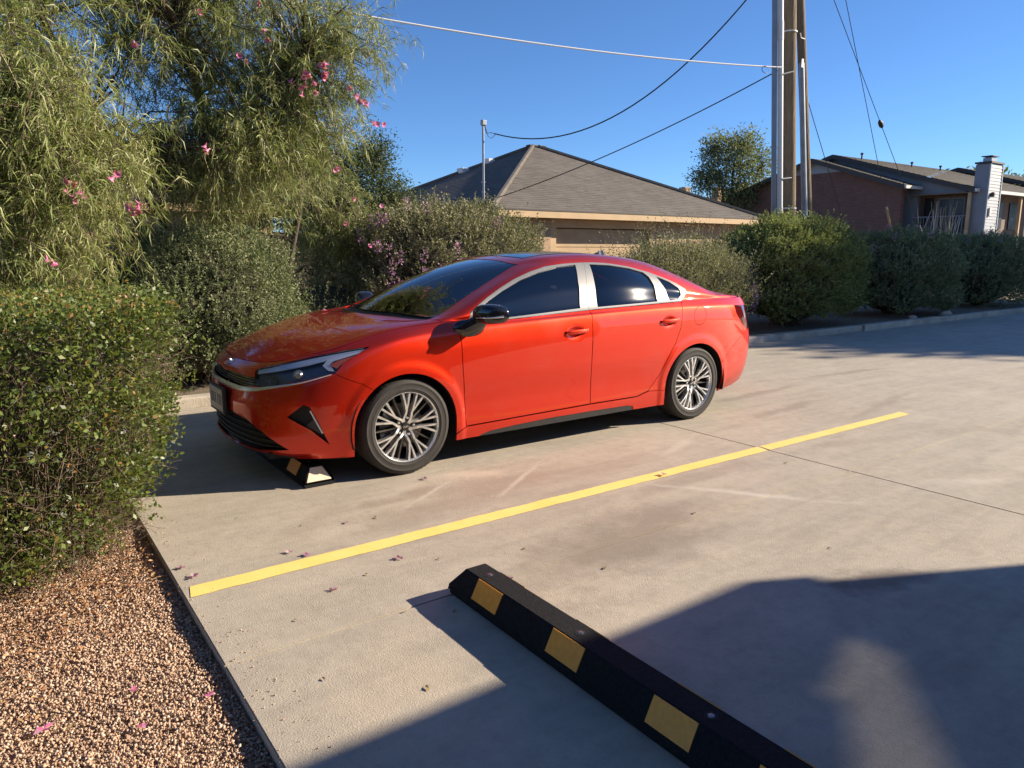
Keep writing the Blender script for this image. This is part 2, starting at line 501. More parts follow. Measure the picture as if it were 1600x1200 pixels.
FUEL = [(2.77 + .078 * math.cos(t) + .012 * math.sin(t), .898 + .078 * math.sin(t)) for t in np.linspace(0, 2 * math.pi, 22)[:-1]]
# ================================================================== CAR: materials
def paint_material():
    m, t, b = new_mat('car_paint'); k = NT(t)
    b.inputs['Base Color'].default_value = (.70, .042, .008, 1)
    b.inputs['Metallic'].default_value = .97
    b.inputs['Roughness'].default_value = .50
    b.inputs['Coat Weight'].default_value = 1.0
    b.inputs['Coat Roughness'].default_value = .025
    b.inputs['Coat IOR'].default_value = 1.5
    o = k.coord()
    fl = k.n('TexVoronoi'); fl.inputs['Scale'].default_value = 2500
    k.l(o, fl.inputs['Vector'])
    c = k.mix(k.remap(fl.outputs['Distance'], .0, .6), (.74, .037, .007), (.56, .022, .004))
    dust = k.noise(o, 3.0, 6, .6, .52, .75)
    k.l(k.mix(k.math('MULTIPLY', dust, .05), c, (.35, .28, .22)), b.inputs['Base Color'])
    k.l(k.remap(k.noise(o, 30, 4, .6), .3, .8, .018, .05), b.inputs['Coat Roughness'])
    return m

def glass_material(name, tint, reflect_rough=.0, ior=1.5, boost=1.0, dust=0.006):
    """thin tinted pane: coloured see-through plus a mirror coat"""
    m, t, b = new_mat(name); k = NT(t)
    t.nodes.remove(b)
    out = t.nodes['Material Output']
    tr = k.n('BsdfTransparent'); tr.inputs[0].default_value = (*tint, 1)
    gl = k.n('BsdfGlossy'); gl.inputs['Roughness'].default_value = reflect_rough
    gl.inputs['Color'].default_value = (1, 1, 1, 1)
    fr = k.n('Fresnel'); fr.inputs[0].default_value = ior
    mx = k.n('MixShader'); k.l(k.math('MULTIPLY', fr.outputs[0], boost, True), mx.inputs[0])
    k.l(tr.outputs[0], mx.inputs[1]); k.l(gl.outputs[0], mx.inputs[2])
    film = k.n('BsdfGlossy'); film.inputs['Roughness'].default_value = .20
    mf = k.n('MixShader'); mf.inputs[0].default_value = dust
    k.l(mx.outputs[0], mf.inputs[1]); k.l(film.outputs[0], mf.inputs[2]); k.l(mf.outputs[0], out.inputs[0])
    return m

M = {}
M['paint'] = paint_material()
M['glass'] = glass_material('tinted_glass', (.030, .036, .040), .004, 1.6, 1.5, .008)
M['screen'] = glass_material('windscreen_glass', (.16, .19, .19), .002, 1.6, 1.5, .002)
M['lens'] = glass_material('lamp_lens', (.96, .97, .98), .01, 1.45, .8, .001)
M['black'] = plain('gloss_black', (.008, .008, .009), .12, coat=.6)
M['trimblack'] = plain('textured_black_plastic', (.017, .017, .018), .55, noise=.3, nscale=60)
M['dark'] = plain('underbody_black', (.012, .012, .012), .8)
M['chrome'] = plain('satin_chrome', (.74, .74, .73), .26, .9)
M['silver'] = plain('satin_silver', (.27, .265, .255), .42, .30, noise=.05, nscale=40)
M['machined'] = plain('machined_alloy', (.72, .72, .72), .30, .85, noise=.06, nscale=80)
M['gunmetal'] = plain('dark_grey_alloy', (.055, .056, .06), .40, .5)
M['disc'] = plain('brake_disc_steel', (.16, .15, .14), .42, .9, noise=.3, nscale=50)
M['white'] = plain('lamp_white', (.86, .89, .93), .25, .0, coat=.5)
M['orange'] = plain('amber_reflector', (.85, .17, .05), .15, coat=1)
M['redlens'] = plain('tail_lens', (.10, .006, .008), .08, coat=1)
M['lampbowl'] = plain('smoked_lamp_bowl', (.15, .15, .155), .35, .5)
M['lampsilver'] = plain('lamp_silver', (.80, .83, .87), .35, .25)
M['seat'] = plain('dark_seat_fabric', (.025, .025, .027), .8, noise=.3, nscale=120)
M['plate'] = plain('plate_white', (.40, .39, .34), .4, noise=.1, nscale=30)
M['ink'] = plain('plate_ink', (.10, .12, .20), .5)

def tyre_material():
    m, t, b = new_mat('tyre_rubber'); k = NT(t); o = k.coord()
    b.inputs['Roughness'].default_value = .78
    dust = k.noise(o, 14, 6, .65, .35, .75)
    k.l(k.mix(dust, (.020, .0175, .016), (.038, .033, .028)), b.inputs['Base Color'])
    return m
M['tyre'] = tyre_material()

# ================================================================== CAR: build
car = empty('parked_car', (2.108, 4.995, 0))
tag(car, 'orange red four door sedan parked in the stall with silver multi-spoke wheels', 'car')

HEAD = [(-1.05, .705), (-1.02, .722), (-.82, .760), (-.61, .797), (-.469, .819), (-.34, .838), (-.229, .850), (-.31, .815), (-.40, .768), (-.458, .710), (-.596, .680), (-.711, .658), (-.85, .632), (-.965, .616), (-1.005, .622), (-1.035, .66)]
HWHITE = [(-.535, .752), (-.50, .786), (-.40, .808), (-.245, .838), (-.285, .822), (-.375, .800), (-.470, .775), (-.505, .755), (-.462, .716), (-.50, .722)]
HORANGE = [(-.492, .755), (-.435, .779), (-.367, .796), (-.305, .812), (-.378, .780), (-.446, .732)]
HDRL = [(-1.03, .712), (-.82, .755), (-.61, .791), (-.469, .813), (-.34, .832), (-.25, .843), (-.38, .808), (-.50, .782), (-.62, .757), (-.82, .722), (-1.03, .688)]
FOG = [(-.758, .446), (-.654, .522), (-.619, .505), (-.573, .412), (-.515, .270), (-.619, .367)]
INTAKE = [(-1.60, .425), (-1.30, .425), (-1.08, .402), (-.95, .345), (-.765, .238), (-1.04, .212), (-1.60, .205)]
GRILLE = [(-1.60, .655), (-1.40, .668), (-1.04, .664), (-1.0, .622), (-1.12, .604), (-1.30, .600), (-1.60, .600)]
LIPBLK = [(-1.60, .10), (-1.60, .200), (-1.04, .200), (-.74, .186), (-.70, .10)]
TAIL = [(3.288, .962), (3.305, .895), (3.40, .800), (3.506, .735), (3.72, .745), (3.80, .77), (4.60, .79), (4.60, .885), (3.85, .905), (3.60, .945)]
BUMPF = [(-1.60, .05), (-1.60, .60), (-1.0, .60), (-.711, .650), (-.462, .703), (-.39, .665), (-.298, .628), (-.10, .5), (-.10, .05)]
BUMPR = [(3.0, .05), (3.0, .42), (3.12, .50), (3.30, .635), (3.50, .725), (3.72, .735), (3.80, .76), (4.60, .78), (4.60, .05)]
DIFF = [(3.62, .05), (3.64, .30), (3.70, .36), (3.95, .40), (4.60, .40), (4.60, .05)]
ARF, ARR = arch(0, .362, .350), arch(WB, .368, .346)

sk = Skin()
# wheel arch lips: cut rings, then raise the band next to the opening
for v in sk.bm.verts:
    if v.co.y < -.6:
        for cx, a, b in ((0, .362, .350), (WB, .368, .346)):
            dx, dz = v[sk.q].x - cx, max(0, v[sk.q].z - .317)
            r = math.hypot(dx / a, dz / b)
            e = math.hypot(dx, dz) * (1 - 1 / max(r, 1e-3))
            if e < .085 and v[sk.q].z < .82:
                t = min(1, max(0, (.085 - e) / .045)); v.co.y -= .009 * t * t * (3 - 2 * t)
# door handle cups
for hx, hz in ((1.392, .842), (2.388, .868)):
    for v in sk.bm.verts:
        if v.co.y < -.7:
            d = math.hypot((v.co.x - hx) / .085, (v.co.z - hz) / .042)
            if d < 1: v.co.y += .020 * (1 - d * d) ** 1.2
# swept crease across the front corner of the bumper
sk.save()
sk.flat()
CUTS = dict(dlo=DLO, glf=GLF, glr=GLR, glq=GLQ, fdoor=FDOOR, rdoor=RDOOR, skirt=SKIRT, strim=STRIM, fuel=FUEL, head=HEAD, fog=FOG, intake=INTAKE,
            grille=GRILLE, lip=LIPBLK, tail=TAIL, bumpf=BUMPF, bumpr=BUMPR, diff=DIFF)
sk.cut(ARF, closed=False); sk.cut(ARR, closed=False)
for nme, poly in CUTS.items(): sk.cut(poly)
sk.cut(BGAP[:3], closed=False)
GFRONT = [(.665, .97), (.675, 1.11)]
groups = {}
C0 = sk.colI
for f in sk.bm.faces:
    c = f.calc_center_median(); p = (c.x, c.z)
    if f[sk.reg] == 1 or f[sk.seg] <= 1:
        if f[sk.reg] == 1 and (inside(p, ARF) or inside(p, ARR)): g = None
        elif f[sk.reg] == 2 and f[sk.col] <= 3: g = 'hood'
        elif inside(p, DLO):
            g = 'front_window' if inside(p, GLF) else 'rear_window' if inside(p, GLR) else 'quarter_window' if inside(p, GLQ) else \
                ('sail' if p[0] < .70 and p[1] < 1.035 + (p[0] - .60) * .62 else 'trim_front' if p[0] < np.interp(-p[1], [-1.35, -1.204, -.989], [1.700, 1.626, 1.566]) else 'trim_rear')
        elif f[sk.reg] == 2:
            g = 'trunk_lid' if f[sk.col] >= 17 else 'body_side'
            if inside(p, FDOOR): g = 'front_door'
            if inside(p, RDOOR): g = 'rear_door'
        elif inside(p, FDOOR): g = 'front_door'
        elif inside(p, RDOOR): g = 'rear_door'
        elif inside(p, SKIRT): g = 'skirt_trim' if inside(p, STRIM) else 'side_skirt'
        elif inside(p, FUEL): g = 'fuel_door'
        elif inside(p, HEAD): g = 'headlight'
        elif inside(p, FOG): g = 'fog'
        elif inside(p, INTAKE): g = 'intake'
        elif inside(p, GRILLE): g = 'grille'
        elif inside(p, LIPBLK): g = 'front_lip'
        elif inside(p, TAIL): g = 'tail_light'
        elif inside(p, DIFF): g = 'rear_lip'
        elif inside(p, BUMPF): g = 'front_bumper'
        elif inside(p, BUMPR): g = 'rear_bumper'
        elif p[0] < -.55: g = 'nose_panel'
        elif p[0] < .45: g = 'front_fender'
        elif p[0] > 3.60: g = 'trunk_lid'
        else: g = 'body_side'
    else:
        col, seg = f[sk.col], f[sk.seg]
        if col <= 3: g = 'hood'
        elif seg == 2: g = 'body_side' if col <= 14 else 'trunk_lid' if col >= 16 else 'body_side'
        elif col == 4: g = 'cowl'
        elif col <= 8: g = 'windscreen'
        elif col <= 13: g = 'roof'
        elif col <= 15: g = 'rear_screen'
        else: g = 'trunk_lid'
    if g: groups.setdefault(g, []).append(f)
sk.solid()
sk.bm.verts.index_update()

def extract(name, both=False, far=False, off=0.0, gap=.0, lip=.010, sub=None, solid_back=0.0):
    """panel mesh from a face group; both: mirrored halves welded; far: the mirrored side"""
    bm = bmesh.new(); n3 = bm.verts.layers.float_vector.new('n3')
    def half(sg):
        mp = {}
        for f in groups[name]:
            if sub is not None and not sub(f): continue
            vs = []
            for v in f.verts:
                if v not in mp:
                    n = v[sk.n3].normalized(); p = v.co + n * off
                    if name == 'rear_window': n = (n + Vector((.092 + .55 * (v.co.x - 2.14), 0, 0))).normalized()  # shading normals bent so a round sun glare lands on this pane
                    w = bm.verts.new((p.x, p.y * sg, p.z)); w[n3] = Vector((n.x, n.y * sg, n.z)); mp[v] = w
                vs.append(mp[v])
            if sg < 0: vs.reverse()
            try: bm.faces.new(vs)
            except ValueError: pass
    if far: half(-1)
    else:
        half(1)
        if both: half(-1)
    if both:
        cv = [v for v in bm.verts if abs(v.co.y) < 1e-4]
        bmesh.ops.remove_doubles(bm, verts=cv, dist=2e-4)
        for v in bm.verts:
            if abs(v.co.y) < 1e-4: v[n3] = Vector((v[n3].x, 0, v[n3].z)).normalized()
    bmesh.ops.remove_doubles(bm, verts=bm.verts, dist=1e-5)
    # face winding follows the stored outward normal
    bm.normal_update()
    s = sum(f.normal.dot(f.verts[0][n3]) * f.calc_area() for f in bm.faces)
    if s < 0: bmesh.ops.reverse_faces(bm, faces=bm.faces)
    bm.normal_update()
    orig = set(bm.faces)
    be = [e for e in bm.edges if len(e.link_faces) == 1]
    if gap > 0:
        mv = {}
        for e in be:
            f = e.link_faces[0]
            d = (e.verts[1].co - e.verts[0].co).normalized()
            inn = f.normal.cross(d)
            if inn.dot(f.calc_center_median() - e.verts[0].co) < 0: inn = -inn
            for v in e.verts: mv.setdefault(v, []).append(inn)
        for v, l in mv.items():
            a = sum(l, Vector()); 
            if a.length > 1e-6: v.co += a.normalized() * gap
    lipf = []
    if lip > 0 and be:
        r = bmesh.ops.extrude_edge_only(bm, edges=be)
        nv = [g for g in r['geom'] if isinstance(g, bmesh.types.BMVert)]
        lipf = [g for g in r['geom'] if isinstance(g, bmesh.types.BMFace)]
        for v in nv: v.co -= v[n3].normalized() * lip
    bm.normal_update()
    me = bpy.data.meshes.new(name)
    nl = []
    lipset = set(lipf)
    for f in bm.faces:
        f.smooth = True
        for lo in f.loops:
            nl.append(f.normal.copy() if f in lipset else lo.vert[n3].normalized())
    bm.to_mesh(me); bm.free()
    me.normals_split_custom_set([tuple(n) for n in nl])
    return me

def panel(nm, grp, mat, parent=car, **k):
    return link(nm, extract(grp, **k), M[mat] if isinstance(mat, str) else mat, parent)

GAP = .0034
panel('hood', 'hood', 'paint', both=True, gap=GAP)
panel('roof', 'roof', 'paint', both=True, gap=.001, lip=.004)
trunk = panel('trunk_lid', 'trunk_lid', 'paint', both=True, gap=GAP)
bumper = panel('front_bumper', 'front_bumper', 'paint', both=True, gap=.0012)
panel('nose_panel', 'nose_panel', 'paint', both=True, gap=.0015)
panel('rear_bumper', 'rear_bumper', 'paint', both=True, gap=.0012)
panel('rear_lip', 'rear_lip', 'trimblack', both=True)
panel('front_lip', 'front_lip', 'trimblack', both=True, off=-.004)
panel('windscreen', 'windscreen', 'screen', both=True, gap=.004, off=-.003, lip=.004)
panel('cowl', 'cowl', 'trimblack', both=True, off=-.010)
panel('rear_screen', 'rear_screen', 'glass', both=True, gap=.004, off=-.003, lip=.004)
panel('intake', 'intake', 'dark', both=True, off=-.035, lip=0)
panel('grille', 'grille', 'black', both=True, off=-.028, lip=0)
for far in (False, True):
    k = dict(far=far)
    panel('front_fender', 'front_fender', 'paint', gap=GAP * .7, **k)
    panel('body_side', 'body_side', 'paint', gap=GAP * .6, lip=.004, **k)
    fd = panel('front_door', 'front_door', 'paint', gap=GAP, **k)
    rd = panel('rear_door', 'rear_door', 'paint', gap=GAP, **k)
    panel('side_skirt', 'side_skirt', 'paint', gap=.0012, off=.004, **k)
    panel('skirt_trim', 'skirt_trim', 'trimblack', off=.001, **k)
    panel('front_window', 'front_window', 'glass', fd, off=-.006, lip=.003, **k)
    panel('rear_window', 'rear_window', 'glass', rd, off=-.006, lip=.003, **k)
    panel('quarter_window', 'quarter_window', 'glass', off=-.006, lip=.003, **k)
    panel('window_trim', 'trim_front', 'silver', fd, gap=.001, off=.001, lip=.010, **k)
    panel('window_trim', 'trim_rear', 'silver', rd, gap=.001, off=.001, lip=.010, **k)
    if 'sail' in groups: panel('mirror_sail', 'sail', 'black', fd, off=.0, **k)
    panel('fuel_door', 'fuel_door', 'paint', gap=.0018, **k)
    panel('tail_light', 'tail_light', 'redlens', gap=.0015, **k)
    # headlight: dark bowl, white running light, amber reflector, projector and clear lens
    def poly_in(poly):
        def t(f):
            vs = [v[sk.q] for v in f.verts]; c = sum(vs, Vector()) / len(vs)
            return inside((c.x, c.z), poly)
        return t
    hd = panel('headlight', 'headlight', 'lampbowl', off=-.034, lip=0, **k)
    panel('headlight_lens', 'headlight', 'lens', hd, gap=.0015, off=.0, lip=.034, **k)
    fg = panel('fog_lamp_recess', 'fog', 'dark', bumper, off=-.022, lip=0, **k)

# flat-space lookup: (u, z) -> point and normal on the near side skin
_bmq = sk.bm.copy()
_lq, _lp, _ln = _bmq.verts.layers.float_vector['q'], _bmq.verts.layers.float_vector['p3'], _bmq.verts.layers.float_vector['n3']
_lr, _lsg = _bmq.faces.layers.int['reg'], _bmq.faces.layers.int['seg']
bmesh.ops.delete(_bmq, geom=[f for f in _bmq.faces if not (f[_lr] == 1)], context='FACES')
bmesh.ops.triangulate(_bmq, faces=_bmq.faces)
_bmq.verts.index_update(); _bmq.faces.ensure_lookup_table(); _bmq.verts.ensure_lookup_table()
_Q = [v[_lq].copy() for v in _bmq.verts]; _P = [v[_lp].copy() for v in _bmq.verts]; _N = [v[_ln].copy() for v in _bmq.verts]
_T = [[v.index for v in f.verts] for f in _bmq.faces]
_qb = BVHTree.FromPolygons(_Q, _T)
def on_skin(u, z, off=0.0):
    sgn = 1
    if u < sk.u_station[0]: u = 2 * sk.u_station[0] - u; sgn = -1
    h = _qb.find_nearest(Vector((u, 0, z)))
    a, b, c = _T[h[2]]
    from mathutils.interpolate import poly_3d_calc
    w = poly_3d_calc([_Q[a], _Q[b], _Q[c]], h[0])
    p = _P[a] * w[0] + _P[b] * w[1] + _P[c] * w[2]; n = (_N[a] * w[0] + _N[b] * w[1] + _N[c] * w[2]).normalized()
    p = p + n * off
    return (Vector((p.x, p.y * sgn, p.z)), Vector((n.x, n.y * sgn, n.z)))

def patch(name, poly, mat, parent, off, thick=.006, far=False):
    """thin plate that follows the skin, outlined by a (u, z) polygon"""
    bm = bmesh.new()
    fs = [bm.verts.new((a, 0, b)) for a, b in poly]
    f = bm.faces.new(fs)
    bmesh.ops.triangulate(bm, faces=[f])
    bmesh.ops.subdivide_edges(bm, edges=[e for e in bm.edges], cuts=3, use_grid_fill=True)
    nn = {}
    for v in bm.verts:
        p, n = on_skin(v.co.x, v.co.z, off); v.co = p; nn[v] = n
    r = bmesh.ops.extrude_face_region(bm, geom=list(bm.faces))
    vs = [g for g in r['geom'] if isinstance(g, bmesh.types.BMVert)]
    for v in vs:
        q = min(nn, key=lambda a: (a.co - v.co).length_squared); v.co += nn[q] * thick
    if far:
        for v in bm.verts: v.co.y *= -1
    bmesh.ops.recalc_face_normals(bm, faces=bm.faces)
    return from_bm(name, bm, M[mat], parent, smooth=True, angle=R(40))

def strip(name, path, widths, mat, parent, off=.002, thick=.006, mirror=False):
    """bar on the skin along a (u, z) path with a width per point"""
    n = 8
    P = np.array(path); c = chord(P); t = np.linspace(0, c[-1], (len(P) - 1) * n + 1)
    Q = catmull(c, P, t); W = np.interp(t, c, widths)
    T = np.gradient(Q, axis=0); T /= np.linalg.norm(T, axis=1)[:, None]; N = np.stack([-T[:, 1], T[:, 0]], 1)
    bm = bmesh.new(); rows = []
    for q, w, nn in zip(Q, W, N):
        r = []
        for s_, o in ((-1, 0), (-1, 1), (0, 1.35), (1, 1), (1, 0)):
            p, m = on_skin(q[0] + nn[0] * w * s_ * .5, q[1] + nn[1] * w * s_ * .5, off + o * thick); r.append(bm.verts.new(p))
        rows.append(r)
    for a, b in zip(rows[:-1], rows[1:]):
        for j in range(4): bm.faces.new((a[j], a[j + 1], b[j + 1], b[j]))
    bm.faces.new(rows[0]); bm.faces.new(rows[-1])
    if mirror:
        for v in bm.verts: v.co.y *= -1
    bmesh.ops.recalc_face_normals(bm, faces=bm.faces)
    return from_bm(name, bm, M[mat], parent, smooth=True, angle=R(40))

U0 = float(sk.u_station[0])
heads = [o for o in car.children if o.name.startswith('headlight')]
fogs = [o for o in bumper.children if o.name.startswith('fog')]
for hd, fg, far in zip(heads, fogs, (False, True)):
    patch('running_light', HDRL, 'lampsilver', hd, -.014, far=far)
    patch('indicator_sweep', HWHITE, 'white', hd, -.012, far=far)
    patch('amber_reflector', HORANGE, 'orange', hd, -.010, far=far)
    p, n = on_skin(-.70, .705, -.030); sg = -1 if far else 1
    pr = lathe('projector_lens', [(.0001, -.030), (.016, -.028), (.027, -.018), (.031, -.004), (.034, -.004), (.034, .014), (.0001, .014)], M['chrome'], hd, 24)
    pr.location = (p.x, p.y * sg, p.z); pr.rotation_euler = (0, 0, math.atan2(n.x, -n.y) * sg * .75 + (math.pi if far else 0))
    p, n = on_skin(-.90, .668, -.030)
    rf = lathe('reflector_bowl', [(.040, -.018), (.030, -.002), (.0001, .010)], M['silver'], hd, 20)
    rf.location = (p.x, p.y * sg, p.z); rf.rotation_euler = (0, 0, math.atan2(n.x, -n.y) * sg * .9 + (math.pi if far else 0)); rf.scale = (1.25, 1, .72)
    strip('fog_lamp_bar', [(-.619, .482), (-.585, .412), (-.55, .339)], [.010, .010, .010], 'white', fg, -.016, .005, mirror=far)
    patch('fog_lamp_lens', [(-.655, .385), (-.60, .43), (-.56, .335), (-.61, .365)], 'gunmetal', fg, -.020, .004, far=far)
# satin strip under grille and headlights, left and right halves in one part each
for far in (False, True):
    strip('grille_strip', [(U0, .588), (-1.32, .587), (-1.15, .588), (-1.0, .598), (-.85, .622), (-.677, .650), (-.481, .698)], [.030, .030, .028, .022, .014, .009, .005], 'chrome', bumper, .001, .006, mirror=far)
# grille bars
for zz in (.618, .634, .650):
    for far in (False, True):
        strip('grille_bar', [(U0, zz), (-1.3, zz), (-1.05, zz + .003)], [.006] * 3, 'trimblack', bumper, -.022, .006, mirror=far)
for i in range(4):
    zz = .245 + i * .040; ue = (-.80, -.87, -.95, -1.06)[i]
    for far in (False, True):
        strip('intake_bar', [(U0, zz), (-1.2, zz), (ue, zz - .004)], [.010] * 3, 'trimblack', bumper, -.030, .008, mirror=far)
# plate
pl = empty('number_plate', (0, 0, 0), parent=bumper)
bm = bmesh.new(); add_box(bm, -.950, -.930, -.180, .180, .385, .565, .004); from_bm('plate_holder', bm, M['trimblack'], pl)
bm = bmesh.new(); add_box(bm, -.954, -.951, -.155, .155, .405, .552, .001); from_bm('plate_sheet', bm, M['plate'], pl)
for i_, (y_, w_, z0_, z1_) in enumerate(((-.125, .016, .445, .515), (-.085, .022, .445, .515), (-.045, .014, .445, .515), (.015, .020, .445, .515), (.055, .016, .445, .515), (.092, .022, .445, .515), (.125, .012, .445, .515))):
    box('plate_character', (-.9555, -.9542, y_ - w_ / 2, y_ + w_ / 2, z0_, z1_), M['ink'], pl)
# badge on the nose: three joined letter shapes
def badge(parent):
    bm = bmesh.new()
    def bar(a, b, w):
        p0, n0 = on_skin(U0 - a[0], .708 + a[1], .001); p1, n1 = on_skin(U0 - b[0], .708 + b[1], .001)
        d = (p1 - p0).normalized(); s_ = n0.cross(d).normalized() * w * .5
        vs = [bm.verts.new(q) for q in (p0 - s_, p0 + s_, p1 + s_, p1 - s_, p0 - s_ + n0 * .004, p0 + s_ + n0 * .004, p1 + s_ + n1 * .004, p1 - s_ + n1 * .004)]
        for q in ((0, 1, 2, 3), (4, 5, 6, 7), (0, 1, 5, 4), (1, 2, 6, 5), (2, 3, 7, 6), (3, 0, 4, 7)): bm.faces.new([vs[i] for i in q])
    h = .016
    bar((-.060, -h), (-.060, h), .006); bar((-.058, -.003), (-.028, h), .006); bar((-.050, .002), (-.020, -h), .006)
    bar((-.018, -h), (.012, h), .006); bar((.012, h), (.012, -h), .006); bar((.014, -h), (.036, h), .006); bar((.036, h), (.062, -h), .006)
    bmesh.ops.recalc_face_normals(bm, faces=bm.faces)
    return from_bm('badge', bm, M['chrome'], parent)
badge(car)

# ---- black inner shell, floor and wheel housings so that no daylight shows through the gaps
bm = bmesh.new()
mp = {}
for gname in ('front_bumper', 'front_fender', 'front_door', 'rear_door', 'side_skirt', 'skirt_trim', 'rear_bumper', 'body_side', 'fuel_door', 'headlight', 'nose_panel', 'tail_light', 'rear_lip', 'front_lip', 'fog', 'intake', 'grille', 'hood', 'trunk_lid', 'cowl', 'roof'):
    for f in groups.get(gname, []):
        d_ = .045 if gname in ('headlight', 'fog', 'intake', 'grille') else .014
        for sg in (1, -1):
            vs = []
            for v in f.verts:
                if (v, sg, d_) not in mp:
                    p = v.co - v[sk.n3].normalized() * d_; mp[(v, sg, d_)] = bm.verts.new((p.x, p.y * sg, p.z))
                vs.append(mp[(v, sg, d_)])
            if sg < 0: vs.reverse()
            bm.faces.new(vs)
from_bm('inner_shell', bm, M['dark'], car)
bm = bmesh.new()
add_box(bm, -.80, 3.62, -.60, .60, .17, .21)
add_box(bm, .42, 2.32, -.83, .83, .175, .21)
from_bm('underbody', bm, M['dark'], car)
for cx in (0, WB):
    for sg in (-1, 1):
        bm = bmesh.new(); n = 24; ra = []
        for yy in (-.89, -.55):
            ra.append([bm.verts.new((cx + .385 * math.cos(t), sg * -yy * -1 if False else sg * abs(yy), .317 + .37 * math.sin(t))) for t in np.linspace(-.26, math.pi + .26, n)])
        for j in range(n - 1): bm.faces.new((ra[0][j], ra[0][j + 1], ra[1][j + 1], ra[1][j]))
        bm.faces.new(ra[1])
        from_bm('wheel_housing', bm, M['dark'], car)

# ---- wheels
def spoke_bar(bm, pts, w, y0, y1):
    """flat bar along (r, angle) points: bright face at y0, dark flanks to y1"""
    P = np.array([(r * math.sin(a), r * math.cos(a)) for r, a in pts])
    T = np.gradient(P, axis=0); T /= np.linalg.norm(T, axis=1)[:, None]; N = np.stack([-T[:, 1], T[:, 0]], 1)
    W = np.broadcast_to(np.asarray(w, float), (len(P),)) * .5
    rows = []
    for i, (p, n, hw) in enumerate(zip(P, N, W)):
        yy = y0[i] if hasattr(y0, '__len__') else y0
        a, b = p - n * hw, p + n * hw
        a2, b2 = p - n * hw * 1.5, p + n * hw * 1.5
        rows.append([bm.verts.new(q) for q in ((a2[0], yy + .030, a2[1]), (a[0], yy, a[1]), (b[0], yy, b[1]), (b2[0], yy + .030, b2[1]))])
    for a, b in zip(rows[:-1], rows[1:]):
        for j, mi in ((0, 1), (1, 0), (2, 1)):
            f = bm.faces.new((a[j], a[j + 1], b[j + 1], b[j])); f.material_index = mi
    for e in (rows[0], rows[-1]):
        f = bm.faces.new(e); f.material_index = 1

